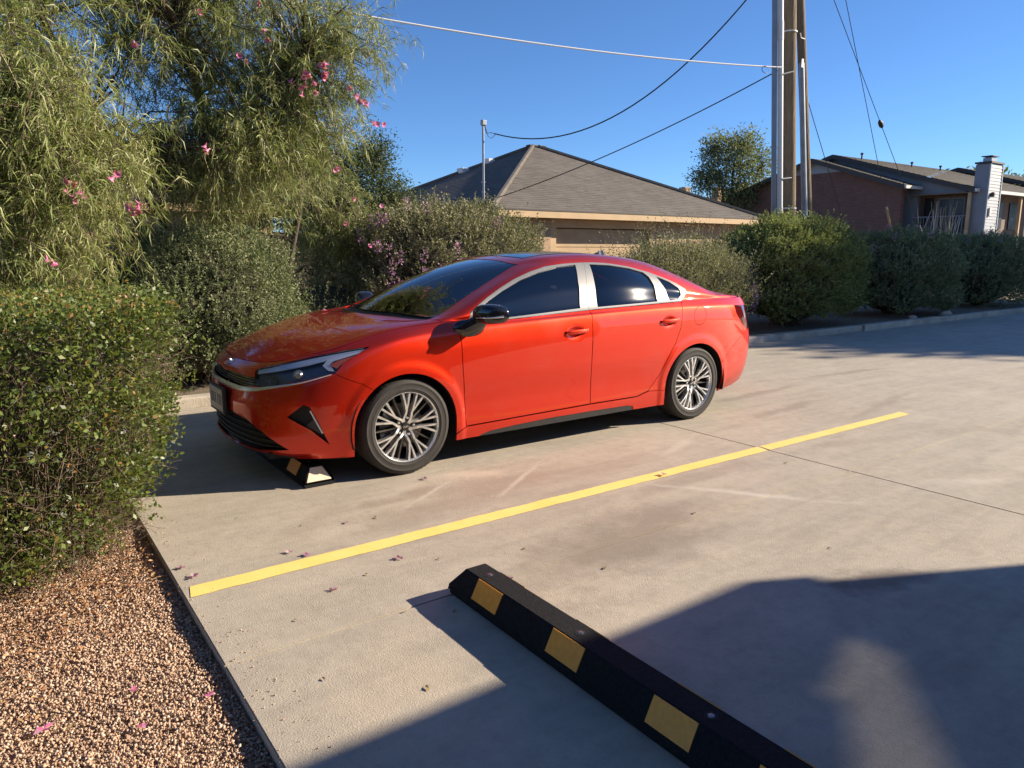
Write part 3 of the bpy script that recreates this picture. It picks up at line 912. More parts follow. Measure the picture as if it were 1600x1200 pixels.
def make_wheel(parent, name='wheel'):
    w = empty(name, (0, 0, 0), parent=parent)
    # tyre: sidewall with rings, shoulder blocks, grooved tread
    prof = [(.222, -.100), (.226, -.108), (.236, -.112), (.246, -.113), (.248, -.1145), (.252, -.1145), (.254, -.1135), (.272, -.1155), (.281, -.1150), (.283, -.1162), (.287, -.1160), (.289, -.1140), (.300, -.110), (.309, -.102),
            (.3145, -.090), (.3165, -.072), (.3170, -.062), (.309, -.060), (.309, -.053), (.3172, -.051), (.3175, -.022), (.309, -.020), (.309, -.012), (.3176, -.010),
            (.3176, .010), (.309, .012), (.309, .020), (.3175, .022), (.3172, .051), (.309, .053), (.309, .060), (.317, .062), (.3145, .090), (.305, .105), (.28, .115), (.24, .112), (.222, .10)]
    lathe('tyre', prof, M['tyre'], w, 72)
    # shoulder grooves as short recessed blocks on the outer shoulder
    bm = bmesh.new()
    for i in range(64):
        a = 2 * math.pi * i / 64
        for (r0, y0, r1, y1) in ((.3095, -.1005, .3178, -.066),):
            c, s_ = math.cos(a), math.sin(a); c2, s2 = math.cos(a + .055), math.sin(a + .055)
            vs = [bm.verts.new(q) for q in ((r0 * c, y0, r0 * s_), (r1 * c, y1, r1 * s_), (r1 * c2, y1, r1 * s2), (r0 * c2, y0, r0 * s2))]
            f = bm.faces.new(vs)
            r = bmesh.ops.extrude_face_region(bm, geom=[f])
            for v in [g for g in r['geom'] if isinstance(g, bmesh.types.BMVert)]:
                d = Vector((v.co.x, -.10, v.co.z)).normalized(); v.co += d * .0022
    bmesh.ops.recalc_face_normals(bm, faces=bm.faces)
    from_bm('tread_blocks', bm, M['tyre'], w)
    rim = lathe('rim', [(.2335, -.104), (.2320, -.109), (.2275, -.1095), (.2235, -.106), (.2200, -.094), (.2150, -.070), (.2080, .02), (.2150, .09)], M['machined'], w, 64)
    lathe('rim_barrel', [(.2145, -.066), (.2070, -.02), (.204, .09)], M['gunmetal'], rim, 48)
    bm = bmesh.new()
    RR = .2225
    for g in range(5):
        th = R(72 * g + 14)
        for sd in (-1, 1):
            yh, ym, yr = -.078, -.092, -.100
            spoke_bar(bm, [(.030, th + sd * R(34)), (.052, th + sd * R(27)), (.078, th + sd * R(16)), (.104, th + sd * R(11)), (.165, th + sd * R(16.8)), (RR, th + sd * R(19.5))], [.016, .0155, .0145, .0135, .0115, .0145], [yh, yh - .003, ym, ym - .001, yr, yr], None)
            spoke_bar(bm, [(.100, th + sd * R(11.5)), (.160, th + sd * R(8.3)), (RR, th + sd * R(7.0))], [.009, .0105, .0145], [ym, yr, yr], None)
    sp = from_bm('spokes', bm, [M['machined'], M['gunmetal']], w)
    bm = bmesh.new()
    for g in range(5):
        spoke_bar(bm, [(.04, R(72 * g + 50)), (RR - .004, R(72 * g + 50))], [.012, .008], -.072, None)
    from_bm('rear_spokes', bm, [M['disc'], M['gunmetal']], w)
    hub = lathe('hub', [(.0001, -.075), (.066, -.072), (.072, -.060), (.074, .02)], M['gunmetal'], w, 30)
    cap = lathe('centre_cap', [(.0001, -.089), (.024, -.088), (.0265, -.084), (.0275, -.070)], M['black'], hub, 24)
    bm = bmesh.new()
    for a, b in (((-.017, -.006), (-.017, .006)), ((-.016, 0), (-.007, .006)), ((-.013, .001), (-.005, -.006)), ((-.005, -.006), (.003, .006)), ((.003, .006), (.003, -.006)), ((.004, -.006), (.010, .006)), ((.010, .006), (.017, -.006))):
        A, B = np.array(a), np.array(b); d = (B - A) / np.linalg.norm(B - A); n = np.array([-d[1], d[0]]) * .0012
        bm.faces.new([bm.verts.new((q[0], -.0895, q[1])) for q in (A - n, A + n, B + n, B - n)])
    bmesh.ops.recalc_face_normals(bm, faces=bm.faces)
    from_bm('cap_emblem', bm, M['chrome'], hub)
    for g in range(5):
        a = R(72 * g + 14)
        nut = lathe('wheel_nut', [(.0001, -.086), (.0075, -.085), (.0095, -.080), (.0105, -.066)], M['chrome'], hub, 12)
        nut.location = (.0572 * math.sin(a), 0, .0572 * math.cos(a))
        pk = lathe('nut_pocket', [(.0150, -.0762), (.0150, -.060)], M['dark'], hub, 16); pk.location = nut.location
    lathe('brake_disc', [(.06, -.030), (.150, -.030), (.150, -.006), (.06, -.006)], M['disc'], w, 40)
    bm = bmesh.new()
    ra = []
    for yy in (-.045, .03):
        for rr in (.100, .168):
            ra.append([bm.verts.new((-rr * math.cos(t), yy, rr * math.sin(t))) for t in np.linspace(-.55, .75, 10)])
    for a, b in ((0, 1), (2, 3), (0, 2), (1, 3)):
        for j in range(9): bm.faces.new((ra[a][j], ra[a][j + 1], ra[b][j + 1], ra[b][j]))
    bm.faces.new((ra[0][0], ra[1][0], ra[3][0], ra[2][0])); bm.faces.new((ra[0][-1], ra[1][-1], ra[3][-1], ra[2][-1]))
    bmesh.ops.recalc_face_normals(bm, faces=bm.faces)
    from_bm('brake_caliper', bm, M['gunmetal'], w)
    return w

whl = make_wheel(car)
whl.location = (0, -.772, .317)
def spin(wo, ang):
    wo.rotation_euler = (0, ang, 0)
w2 = copy_tree(whl, car); w2.location = (WB, -.772, .317); spin(w2, R(-27))
w3 = copy_tree(whl, car); w3.location = (0, .772, .317); w3.rotation_euler = (0, 0, math.pi)
w4 = copy_tree(whl, car); w4.location = (WB, .772, .317); w4.rotation_euler = (0, 0, math.pi)

# ---- door handles
def handle(parent, hx, hz, sg):
    bm = bmesh.new()
    n = 14; rows = []
    for t in np.linspace(0, 1, n):
        x = hx - .098 + .215 * t
        bow = math.sin(math.pi * min(1, max(0, t)))
        yy = -.9035 - .020 * bow ** .6 ; h = .012 + .006 * bow
        zz = hz + .004 + .006 * t
        r = []
        for a in np.linspace(0, 2 * math.pi, 10, endpoint=False):
            r.append(bm.verts.new((x, sg * (yy - .008 * math.cos(a)) * 1.0, zz + h * math.sin(a))))
        rows.append(r)
    for a, b in zip(rows[:-1], rows[1:]):
        for j in range(10): bm.faces.new((a[j], a[(j + 1) % 10], b[(j + 1) % 10], b[j]))
    bm.faces.new(rows[0]); bm.faces.new(rows[-1])
    bmesh.ops.recalc_face_normals(bm, faces=bm.faces)
    return from_bm('handle', bm, M['paint'], parent, smooth=True, angle=R(60))
for d in [o for o in car.children if o.name.startswith('front_door')]:
    handle(d, 1.392, .842, -1 if d.data.vertices[0].co.y > 0 else 1)
for d in [o for o in car.children if o.name.startswith('rear_door')]:
    handle(d, 2.388, .868, -1 if d.data.vertices[0].co.y > 0 else 1)

# ---- mirrors: foot on the door, gloss black shell with a silver blinker line
def mirror(sg):
    root = empty('wing_mirror', (0, 0, 0), parent=car)
    bm = bmesh.new(); rows = []
    # shell: sections along y from the inner end to the tip (x0 front, x1 back, z0, z1)
    secs = [(-.885, .50, .60, .985, 1.045), (-.91, .485, .625, .968, 1.070), (-.95, .480, .650, .960, 1.086), (-1.00, .490, .660, .958, 1.090), (-1.05, .515, .662, .963, 1.084), (-1.085, .555, .658, .975, 1.068), (-1.10, .60, .65, .995, 1.045)]
    ys = np.array([q[0] for q in secs])[::-1]; tb = np.array(secs)[::-1]
    yy = np.linspace(ys[0], ys[-1], 18)
    tt = catmull(ys, tb, yy)
    for (y, x0, x1, z0, z1) in tt:
        r = []; cx, cz = (x0 + x1) / 2, (z0 + z1) / 2; hx, hz = abs(x1 - x0) / 2, abs(z1 - z0) / 2
        for a in np.linspace(0, 2 * math.pi, 20, endpoint=False):
            ca, sa = math.cos(a), math.sin(a); e = .62
            px = cx + hx * math.copysign(abs(ca) ** e, ca) * (1 if ca < 0 else .9); pz = cz + hz * math.copysign(abs(sa) ** e, sa)
            r.append(bm.verts.new((px, y * sg * 1.0 * (1 if True else 1), pz)))
        rows.append(r)
    for a, b in zip(rows[:-1], rows[1:]):
        for j in range(20): bm.faces.new((a[j], a[(j + 1) % 20], b[(j + 1) % 20], b[j]))
    bm.faces.new(rows[0]); bm.faces.new(rows[-1])
    bmesh.ops.recalc_face_normals(bm, faces=bm.faces)
    sh = from_bm('mirror_shell', bm, M['black'], root, smooth=True, angle=R(50))
    mesh_tubes('mirror_blinker', [tube([(.478, sg * -.955, 1.0), (.486, sg * -1.0, 1.003), (.510, sg * -1.052, 1.006), (.556, sg * -1.090, 1.010), (.600, sg * -1.105, 1.014)], [.0025, .003, .0035, .006, .008], 6)], M['chrome'], sh)
    # foot: flat blade on the door skin rising to the shell
    bm = bmesh.new(); rows = []
    for (y, x0, x1, z0, z1) in ((-.865, .36, .60, .870, .990), (-.895, .375, .59, .872, .990), (-.91, .42, .585, .895, 1.0), (-.93, .50, .60, .955, 1.02)):
        r = []; cx, cz = (x0 + x1) / 2, (z0 + z1) / 2
        for a in np.linspace(0, 2 * math.pi, 16, endpoint=False):
            ca, sa = math.cos(a), math.sin(a)
            r.append(bm.verts.new((cx + (x1 - x0) / 2 * ca + .03 * sa * 0, sg * y, cz + (z1 - z0) / 2 * math.copysign(abs(sa) ** .8, sa))))
        rows.append(r)
    for a, b in zip(rows[:-1], rows[1:]):
        for j in range(16): bm.faces.new((a[j], a[(j + 1) % 16], b[(j + 1) % 16], b[j]))
    bm.faces.new(rows[0]); bm.faces.new(rows[-1])
    bmesh.ops.recalc_face_normals(bm, faces=bm.faces)
    from_bm('mirror_foot', bm, M['black'], root, smooth=True, angle=R(50))
mirror(1); mirror(-1)

# ---- roof: sunroof pane and shark fin
def on_top(x, w, off=0.0):
    hit = _topb.ray_cast(Vector((x, -w, 2.5)), Vector((0, 0, -1)))
    return hit[0] + hit[1] * off * (1 if hit[1].z > 0 else -1)
_topb = BVHTree.FromPolygons([v.co.copy() for v in sk.bm.verts], [[v.index for v in f.verts] for f in groups['roof'] + groups['trunk_lid'] + groups['hood']])
def top_patch(name, x0, x1, w1, off, mat, parent, nx=16, ny=12, r=.06):
    bm = bmesh.new(); g = {}
    for i in range(nx + 1):
        for j in range(-ny, ny + 1):
            x = x0 + (x1 - x0) * i / nx; w = w1 * j / ny
            p = on_top(x, min(abs(w), w1) + 1e-4, off); g[i, j] = bm.verts.new((p.x, -math.copysign(abs(p.y), w) if w else 0, p.z))
    for i in range(nx):
        for j in range(-ny, ny): bm.faces.new((g[i, j], g[i, j + 1], g[i + 1, j + 1], g[i + 1, j]))
    bmesh.ops.recalc_face_normals(bm, faces=bm.faces)
    bm.normal_update()
    if sum(f.normal.z for f in bm.faces) < 0: bmesh.ops.reverse_faces(bm, faces=bm.faces)
    be = [e for e in bm.edges if len(e.link_faces) == 1]
    r_ = bmesh.ops.extrude_edge_only(bm, edges=be)
    for v in [q for q in r_['geom'] if isinstance(q, bmesh.types.BMVert)]: v.co.z -= .006
    return from_bm(name, bm, mat, parent, smooth=True, angle=R(50))
roof_o = [o for o in car.children if o.name.startswith('roof')][0]
top_patch('sunroof', 1.26, 1.86, .42, .003, M['black'], roof_o)
p = on_top(2.40, .001)
bm = bmesh.new(); rows = []
for (x, h, w) in ((-.09, .002, .012), (-.05, .012, .020), (0, .032, .022), (.04, .052, .018), (.062, .058, .010), (.075, .02, .016)):
    rows.append([bm.verts.new(q) for q in ((p.x + x, -w, p.z - .006 - x * .12), (p.x + x, -w * .25, p.z + h - x * .12), (p.x + x, w * .25, p.z + h - x * .12), (p.x + x, w, p.z - .006 - x * .12))])
for a, b in zip(rows[:-1], rows[1:]):
    for j in range(3): bm.faces.new((a[j], a[j + 1], b[j + 1], b[j]))
bm.faces.new(rows[0]); bm.faces.new(rows[-1])
bmesh.ops.recalc_face_normals(bm, faces=bm.faces)
from_bm('antenna_fin', bm, M['black'], roof_o, smooth=True, angle=R(60))

# ---- cabin: dashboard, wheel, seats
cab = box('dashboard', (.45, .95, -.68, .68, .55, .93), M['dark'], car, .06, 3)
lathe('steering_wheel', [(.19, -.012), (.19, .012), (.165, .012), (.165, -.012), (.19, -.012)], M['dark'], car, 28, axis='X').location = (1.02, -.36, .90)
def seat(x, y):
    s_ = empty('seat', (x, y, 0), parent=car)
    box('cushion', (-.25, .27, -.25, .25, .38, .55), M['seat'], s_, .05, 3)
    b = box('backrest', (-.06, .08, -.24, .24, 0, .62), M['seat'], s_, .05, 3); b.location = (.27, 0, .48); b.rotation_euler = (0, R(20), 0)
    h = box('headrest', (-.05, .05, -.13, .13, 0, .17), M['seat'], s_, .04, 3); h.location = (.50, 0, 1.08); h.rotation_euler = (0, R(12), 0)
seat(1.25, -.37); seat(1.25, .37)
bs = empty('rear_bench', (2.15, 0, 0), parent=car)
box('cushion', (-.30, .25, -.62, .62, .36, .54), M['seat'], bs, .05, 3)
b = box('backrest', (-.06, .08, -.62, .62, 0, .58), M['seat'], bs, .05, 3); b.location = (.27, 0, .48); b.rotation_euler = (0, R(24), 0)
box('cabin_floor', (.45, 2.9, -.74, .74, .21, .24), M['dark'], car)
# wipers lying on the cowl
for (a, b_) in (((.16, -.10), (.36, -.62)), ((.16, .42), (.22, -.02))):
    P_ = [(a[0] + .01, a[1], 1.022), ((a[0] + b_[0]) / 2 + .0, (a[1] + b_[1]) / 2, 1.028), (b_[0], b_[1], 1.008)]
    mesh_tubes('wiper', [tube(P_, [.007, .006, .004], 6)], M['trimblack'], car)
sk.bm.free() if False else None
# ================================================================== GROUND, LOT, KERB
def concrete_material():
    m, t, b = new_mat('concrete'); k = NT(t); P = k.geo('Position')
    big = k.noise(P, .45, 5, .6, .30, .70)
    mid = k.noise(P, 2.2, 7, .65, .30, .72)
    fine = k.noise(P, 160, 3, .7, .25, .75)
    sweep = k.noise(k.mapping(P, (.55, 5.0, 1), rot=(0, 0, R(18))), 1.6, 6, .6, .35, .75, .6)
    c = k.mix(big, (.365, .324, .262), (.515, .460, .378))
    c = k.mix(k.math('MULTIPLY', mid, .80), c, (.305, .268, .218))
    c = k.mix(k.math('MULTIPLY', sweep, .55), c, (.575, .495, .380))
    # stains with a shape of their own: worn tyre film and old spills
    def blot(x, y, rx, ry, rot, amt, col, soft=.9):
        v = k.mapping(P, (1, 1, 1), loc=(-x, -y, 0)); v = k.mapping(v, (1 / rx, 1 / ry, 0), rot=(0, 0, 0))
        w = k.n('VectorRotate'); w.inputs['Angle'].default_value = -rot; w.inputs['Axis'].default_value = (0, 0, 1)
        k.l(k.mapping(P, (1, 1, 0), loc=(-x, -y, 0)), w.inputs['Vector'])
        q = k.mapping(w.outputs[0], (1 / rx, 1 / ry, 0))
        wob = k.n('VectorMath', operation='ADD')
        nz = k.n('TexNoise'); nz.inputs['Scale'].default_value = 2.2; nz.inputs['Detail'].default_value = 8; nz.inputs['Roughness'].default_value = .7; k.l(P, nz.inputs['Vector'])
        sc_ = k.n('VectorMath', operation='MULTIPLY_ADD'); sc_.inputs[1].default_value = (3.0, 3.0, .6); sc_.inputs[2].default_value = (-1.5, -1.5, -.3)
        k.l(nz.outputs[1], sc_.inputs[0]); k.l(q, wob.inputs[0]); k.l(sc_.outputs[0], wob.inputs[1])
        ln = k.n('VectorMath', operation='LENGTH'); k.l(wob.outputs[0], ln.inputs[0])
        return k.math('MULTIPLY', k.remap(ln.outputs['Value'], 1.0, 1.0 - soft), amt, True), col
    # scuffs in the polished area: thin pale scratches
    w = k.n('TexVoronoi', feature='DISTANCE_TO_EDGE'); w.inputs['Scale'].default_value = 7
    k.l(k.mapping(P, (1, 2.4, 1), rot=(0, 0, R(35))), w.inputs['Vector'])
    scr = k.math('MULTIPLY', k.remap(w.outputs[0], .02, .0), k.noise(P, 1.1, 3, .5, .52, .68))
    c = k.mix(k.math('MULTIPLY', scr, .35), c, (.62, .56, .48))
    c = k.mix(k.math('MULTIPLY', k.noise(P, 13, 8, .75, .44, .64), .45), c, (.29, .25, .20))
    c = k.mix(k.math('MULTIPLY', k.noise(k.mapping(P, (1, 1, 1), loc=(7, 3, 0)), 1.3, 9, .7, .50, .72), .45), c, (.60, .525, .42))
    for rot_, sc_, st_ in ((20, 9, .45), (-40, 13, .40), (65, 11, .35)):
        lw = k.n('TexVoronoi', feature='DISTANCE_TO_EDGE'); lw.inputs['Scale'].default_value = sc_
        dv = k.n('VectorMath', operation='ADD'); nz2 = k.n('TexNoise'); nz2.inputs['Scale'].default_value = 2.5; k.l(P, nz2.inputs['Vector'])
        k.l(k.mapping(P, (1, 3.2, 1), rot=(0, 0, R(rot_))), dv.inputs[0]); k.l(nz2.outputs[1], dv.inputs[1]); k.l(dv.outputs[0], lw.inputs['Vector'])
        mk = k.math('MULTIPLY', k.remap(lw.outputs[0], .014, .0), k.noise(k.mapping(P, (1, 1, 1), loc=(rot_, 0, 0)), .8, 4, .6, .50, .66))
        c = k.mix(k.math('MULTIPLY', mk, st_), c, (.64, .58, .49))
    for args in ((2.55, 2.50, .95, .40, R(18), .72, (.215, .175, .135), .75), (2.25, 3.55, 1.0, .22, R(10), .45, (.27, .215, .165), .6), (3.0, 3.55, 1.0, .16, R(-4), .40, (.29, .23, .175), .6),
                 (3.02, 1.52, .36, .13, R(-20), .75, (.13, .105, .085), .6), (1.9, 3.78, .34, .10, R(10), .55, (.23, .175, .13), .6), (5.9, 3.9, .9, .10, R(8), .55, (.25, .205, .16), .6),
                 (6.3, 4.5, 1.2, .09, R(3), .60, (.25, .205, .16), .6), (8.2, 4.7, 1.0, .09, R(-6), .55, (.25, .205, .16), .6), (7.4, 2.3, 1.3, .22, R(-10), .40, (.27, .225, .18), .7), (3.6, 3.0, .8, .12, R(6), .45, (.26, .21, .165), .6),
                 (5.2, 2.9, .7, .12, R(-16), .45, (.27, .22, .175), .7), (1.3, 3.65, .5, .12, R(40), .35, (.29, .235, .18), .7), (6.9, 3.5, .9, .08, R(12), .5, (.26, .21, .17), .6), (5.0, 1.9, .55, .08, R(-28), .5, (.64, .58, .49), .8),
                 (3.62, 2.55, .55, .050, R(-52), .55, (.68, .63, .55), .9), (2.65, 3.62, .50, .028, R(34), .5, (.68, .62, .53), .9), (2.05, 3.72, .42, .025, R(30), .4, (.66, .59, .50), .9), (6.6, 1.7, .8, .10, R(15), .40, (.62, .56, .47), .8),
                 (2.45, 3.85, .35, .10, R(-25), .5, (.64, .55, .44), .8), (4.1, 3.6, .5, .06, R(22), .45, (.62, .55, .46), .8), (1.0, 3.0, .5, .2, R(15), .3, (.60, .52, .41), .9), (1.0, 2.1, .5, .3, R(70), .35, (.58, .47, .34), .9)):
        f, col = blot(*args); c = k.mix(f, c, col)
    sp = k.n('TexVoronoi'); sp.inputs['Scale'].default_value = 90; k.l(P, sp.inputs['Vector'])
    c = k.mix(k.math('MULTIPLY', k.remap(sp.outputs['Distance'], .17, .05), .55), c, (.22, .17, .13))
    c = k.mix(k.math('MULTIPLY', fine, .28), c, (.33, .28, .22))
    k.l(c, b.inputs['Base Color'])
    k.l(k.remap(mid, 0, 1, .62, .85), b.inputs['Roughness'])
    b.inputs['Specular IOR Level'].default_value = .35
    h = k.math('ADD', k.math('MULTIPLY', fine, .6), k.math('MULTIPLY', k.noise(P, 35, 5, .6), .6))
    k.l(k.bump(h, .55, .005), b.inputs['Normal'])
    return m
M['concrete'] = concrete_material()

def soil_material(name, a, b_, scale=9.0):
    m, t, b = new_mat(name); k = NT(t); P = k.geo('Position')
    c = k.mix(k.noise(P, scale, 8, .7, .3, .7), a, b_)
    c = k.mix(k.noise(P, scale * 14, 4, .7, .45, .7), c, tuple(x * .45 for x in a))
    k.l(c, b.inputs['Base Color']); b.inputs['Roughness'].default_value = .95
    k.l(k.bump(k.noise(P, 60, 6, .7), .8, .02), b.inputs['Normal'])
    return m
M['soil'] = soil_material('dry_soil', (.15, .115, .078), (.26, .205, .145))
M['bed'] = soil_material('gravel_bed', (.30, .185, .115), (.44, .29, .19), 30)
M['yellow'] = None
def yellow_paint():
    m, t, b = new_mat('yellow_road_paint'); k = NT(t); P = k.geo('Position')
    wear = k.noise(P, 26, 8, .75, .60, .72)
    c = k.mix(k.noise(P, 5, 5, .6, .3, .7), (.84, .61, .15), (.88, .69, .23))
    c = k.mix(k.math('MULTIPLY', k.noise(P, 120, 3, .7, .4, .8), .25), c, (.60, .42, .11))
    c = k.mix(k.math('MULTIPLY', wear, .55), c, (.45, .39, .29))
    k.l(c, b.inputs['Base Color']); b.inputs['Roughness'].default_value = .6
    k.l(k.bump(k.noise(P, 90, 4, .6), .3, .003), b.inputs['Normal'])
    return m
M['yellow'] = yellow_paint()

# the wide ground, a sheet with a sunken tray under the lot and the gravel bed left open
def sheet(name, x0, x1, y0, y1, z, mat, kind='structure'):
    o = from_np(name, [(x0, y0, z), (x1, y0, z), (x1, y1, z), (x0, y1, z)], [(0, 1, 2, 3)], mat)
    if kind: tag(o, kind=kind)
    return o
sheet('ground', -900, 1500, -900, 1500, -.16, M['soil'])
tag(sheet('planting_strip', -60, 90, 7.28, 60, .06, M['soil']), kind='structure')

lot = tag(empty('parking_lot', (0, 0, 0)), kind='structure')
def slab(x0, x1, y0, y1):
    bm = bmesh.new(); add_box(bm, x0, x1, y0, y1, -.13, 0)
    es = [e for e in bm.edges if all(abs(v.co.z) < 1e-6 for v in e.verts)]
    bmesh.ops.bevel(bm, geom=es, offset=.004, segments=2, affect='EDGES')
    return from_bm('concrete_slab', bm, M['concrete'], lot)
slab(.54, 4.523, 2.496, 7.10); slab(.54, 4.523, -30, 2.491); slab(4.528, 60, 2.496, 7.10); slab(4.528, 60, -30, 2.491)
M['filler'] = plain('joint_filler', (.30, .255, .205), .9, noise=.7, nscale=45)
for b_ in ((.56, 60, 2.489, 2.497, -.10, -.009), (4.520, 4.532, -30, 7.08, -.10, -.014)):
    box('joint_filler', b_, M['filler'], lot)

# yellow bay line: slightly ragged edges, a thin coat of paint
rng = np.random.default_rng(3)
n = 240
xs = np.linspace(.558, 6.58, n); jit = lambda: np.convolve(rng.normal(0, .0022, n + 8), np.ones(4) / 4, 'same')[4:-4]
y0 = 3.105 + .008 * (xs - .5) / 6 + jit() * 1.6; y1 = 3.212 + .004 * (xs - .5) / 6 + jit() * 1.6
V = np.concatenate([np.stack([xs + .035 * (0), y0, np.full(n, .0025)], 1), np.stack([xs + .02, y1, np.full(n, .0025)], 1)])
F = [(i, i + 1, n + i + 1, n + i) for i in range(n - 1) if not (xs[i] < 4.526 < xs[i + 1])]
tag(from_np('bay_line', V, F, M['yellow']), 'long yellow painted line between two parking bays', 'road marking')

# kerb along the back of the lot
M['kerb'] = plain('kerb_concrete', (.40, .35, .285), .85, noise=.25, nscale=4, bump=.4, bscale=60)
kb = tag(empty('kerb', (0, 0, 0)), 'low weathered concrete kerb along the planting strip behind the car', 'kerb')
rng = np.random.default_rng(5)
x = -8.0
while x < 58:
    l = 3.0
    bm = bmesh.new(); dz = rng.normal(0, .006); dy = rng.normal(0, .012)
    add_box(bm, x + .006, x + l - .006, 7.12 + dy, 7.28 + dy, -.12, .105 + dz, .018, seg=2)
    from_bm('kerb_stone', bm, M['kerb'], kb)
    x += l

# ---- gravel bed on the left: base sheet plus tens of thousands of loose chips
tag(sheet('gravel_bed_ground', -9, .54, -4, 7.12, -.053, M['bed']), kind='structure')
def chips(n, x0, x1, y0, y1, smin, smax, zbase, seed, relief=True):
    r = np.random.default_rng(seed)
    base = np.array([(1, 0, 0), (-1, 0, 0), (0, 1, 0), (0, -1, 0), (0, 0, 1), (0, 0, -1)], float)
    F0 = np.array([(0, 2, 4), (2, 1, 4), (1, 3, 4), (3, 0, 4), (2, 0, 5), (1, 2, 5), (3, 1, 5), (0, 3, 5)])
    V = base[None] * (1 + r.uniform(-.35, .35, (n, 6, 1))) + r.uniform(-.22, .22, (n, 6, 3))
    s = smin * (smax / smin) ** (r.random(n) ** 1.7)
    V *= s[:, None, None] * np.array([1, 1, .62])
    q = r.normal(size=(n, 4)); q /= np.linalg.norm(q, axis=1)[:, None]
    w, x, y, z = q.T
    Rm = np.stack([1 - 2 * (y*y + z*z), 2 * (x*y - z*w), 2 * (x*z + y*w), 2 * (x*y + z*w), 1 - 2 * (x*x + z*z), 2 * (y*z - x*w), 2 * (x*z - y*w), 2 * (y*z + x*w), 1 - 2 * (x*x + y*y)], 1).reshape(n, 3, 3)
    V = np.einsum('nij,nkj->nki', Rm, V)
    px, py = r.uniform(x0, x1, n), r.uniform(y0, y1, n)
    hz = (zbase < 0) * .005 * np.sin(px * 9 + 1) * np.sin(py * 7) + (zbase < 0) * .003 * np.sin(px * 23) * np.cos(py * 19)
    pz = zbase + hz + s * .35 + (zbase < 0) * r.uniform(0, .010, n)
    V += np.stack([px, py, pz], 1)[:, None]
    F = F0[None] + (np.arange(n) * 6)[:, None, None]
    return V.reshape(-1, 3), F.reshape(-1, 3), np.repeat(r.random(n), 8)

def face_attr(o, name, vals):
    a = o.data.attributes.new(name, 'FLOAT', 'FACE'); a.data.foreach_set('value', np.asarray(vals, np.float32))
def attr_ramp(name, cols, rough=.8, jitter=0.0, trans=0.0, attr='var', spec=.3):
    """material whose colour is picked per face from a ramp"""
    m, t, b = new_mat(name); k = NT(t)
    a = k.n('Attribute'); a.attribute_name = attr
    r = k.n('ValToRGB'); r.color_ramp.interpolation = 'LINEAR'
    el = r.color_ramp.elements
    while len(el) < len(cols): el.new(.5)
    for i, c in enumerate(cols):
        el[i].position = i / (len(cols) - 1); el[i].color = (*c, 1)
    k.l(a.outputs['Fac'], r.inputs[0])
    k.l(r.outputs[0], b.inputs['Base Color'])
    b.inputs['Roughness'].default_value = rough; b.inputs['Specular IOR Level'].default_value = spec
    if trans > 0:
        tr = k.n('BsdfTranslucent'); k.l(k.mix(.5, r.outputs[0], (.35, .42, .06)), tr.inputs[0])
        mx = k.n('MixShader'); mx.inputs[0].default_value = trans
        out = t.nodes['Material Output']
        k.l(b.outputs[0], mx.inputs[1]); k.l(tr.outputs[0], mx.inputs[2]); k.l(mx.outputs[0], out.inputs[0])
    return m
M['chips'] = attr_ramp('granite_chips', [(.30, .175, .11), (.46, .30, .20), (.56, .385, .265), (.38, .225, .14), (.62, .46, .34), (.50, .33, .22), (.40, .285, .20), (.70, .57, .46)], .85)
V, F, va = chips(62000, -.42, .534, 1.80, 4.2, .0026, .0082, -.046, 11)
V3, F3, va3 = chips(160, .53, .70, 1.8, 4.2, .002, .005, .001, 13)
V2, F2, va2 = chips(5000, -2.5, .532, 4.4, 7.1, .006, .014, -.050, 12)
gv = from_np('gravel', np.concatenate([V, V2, V3]), np.concatenate([F, F2 + len(V), F3 + len(V) + len(V2)]), M['chips']); face_attr(gv, 'var', np.concatenate([va, va2, va3]))
tag(gv, 'crushed reddish tan granite gravel beside the concrete edge', 'gravel', kind='stuff')

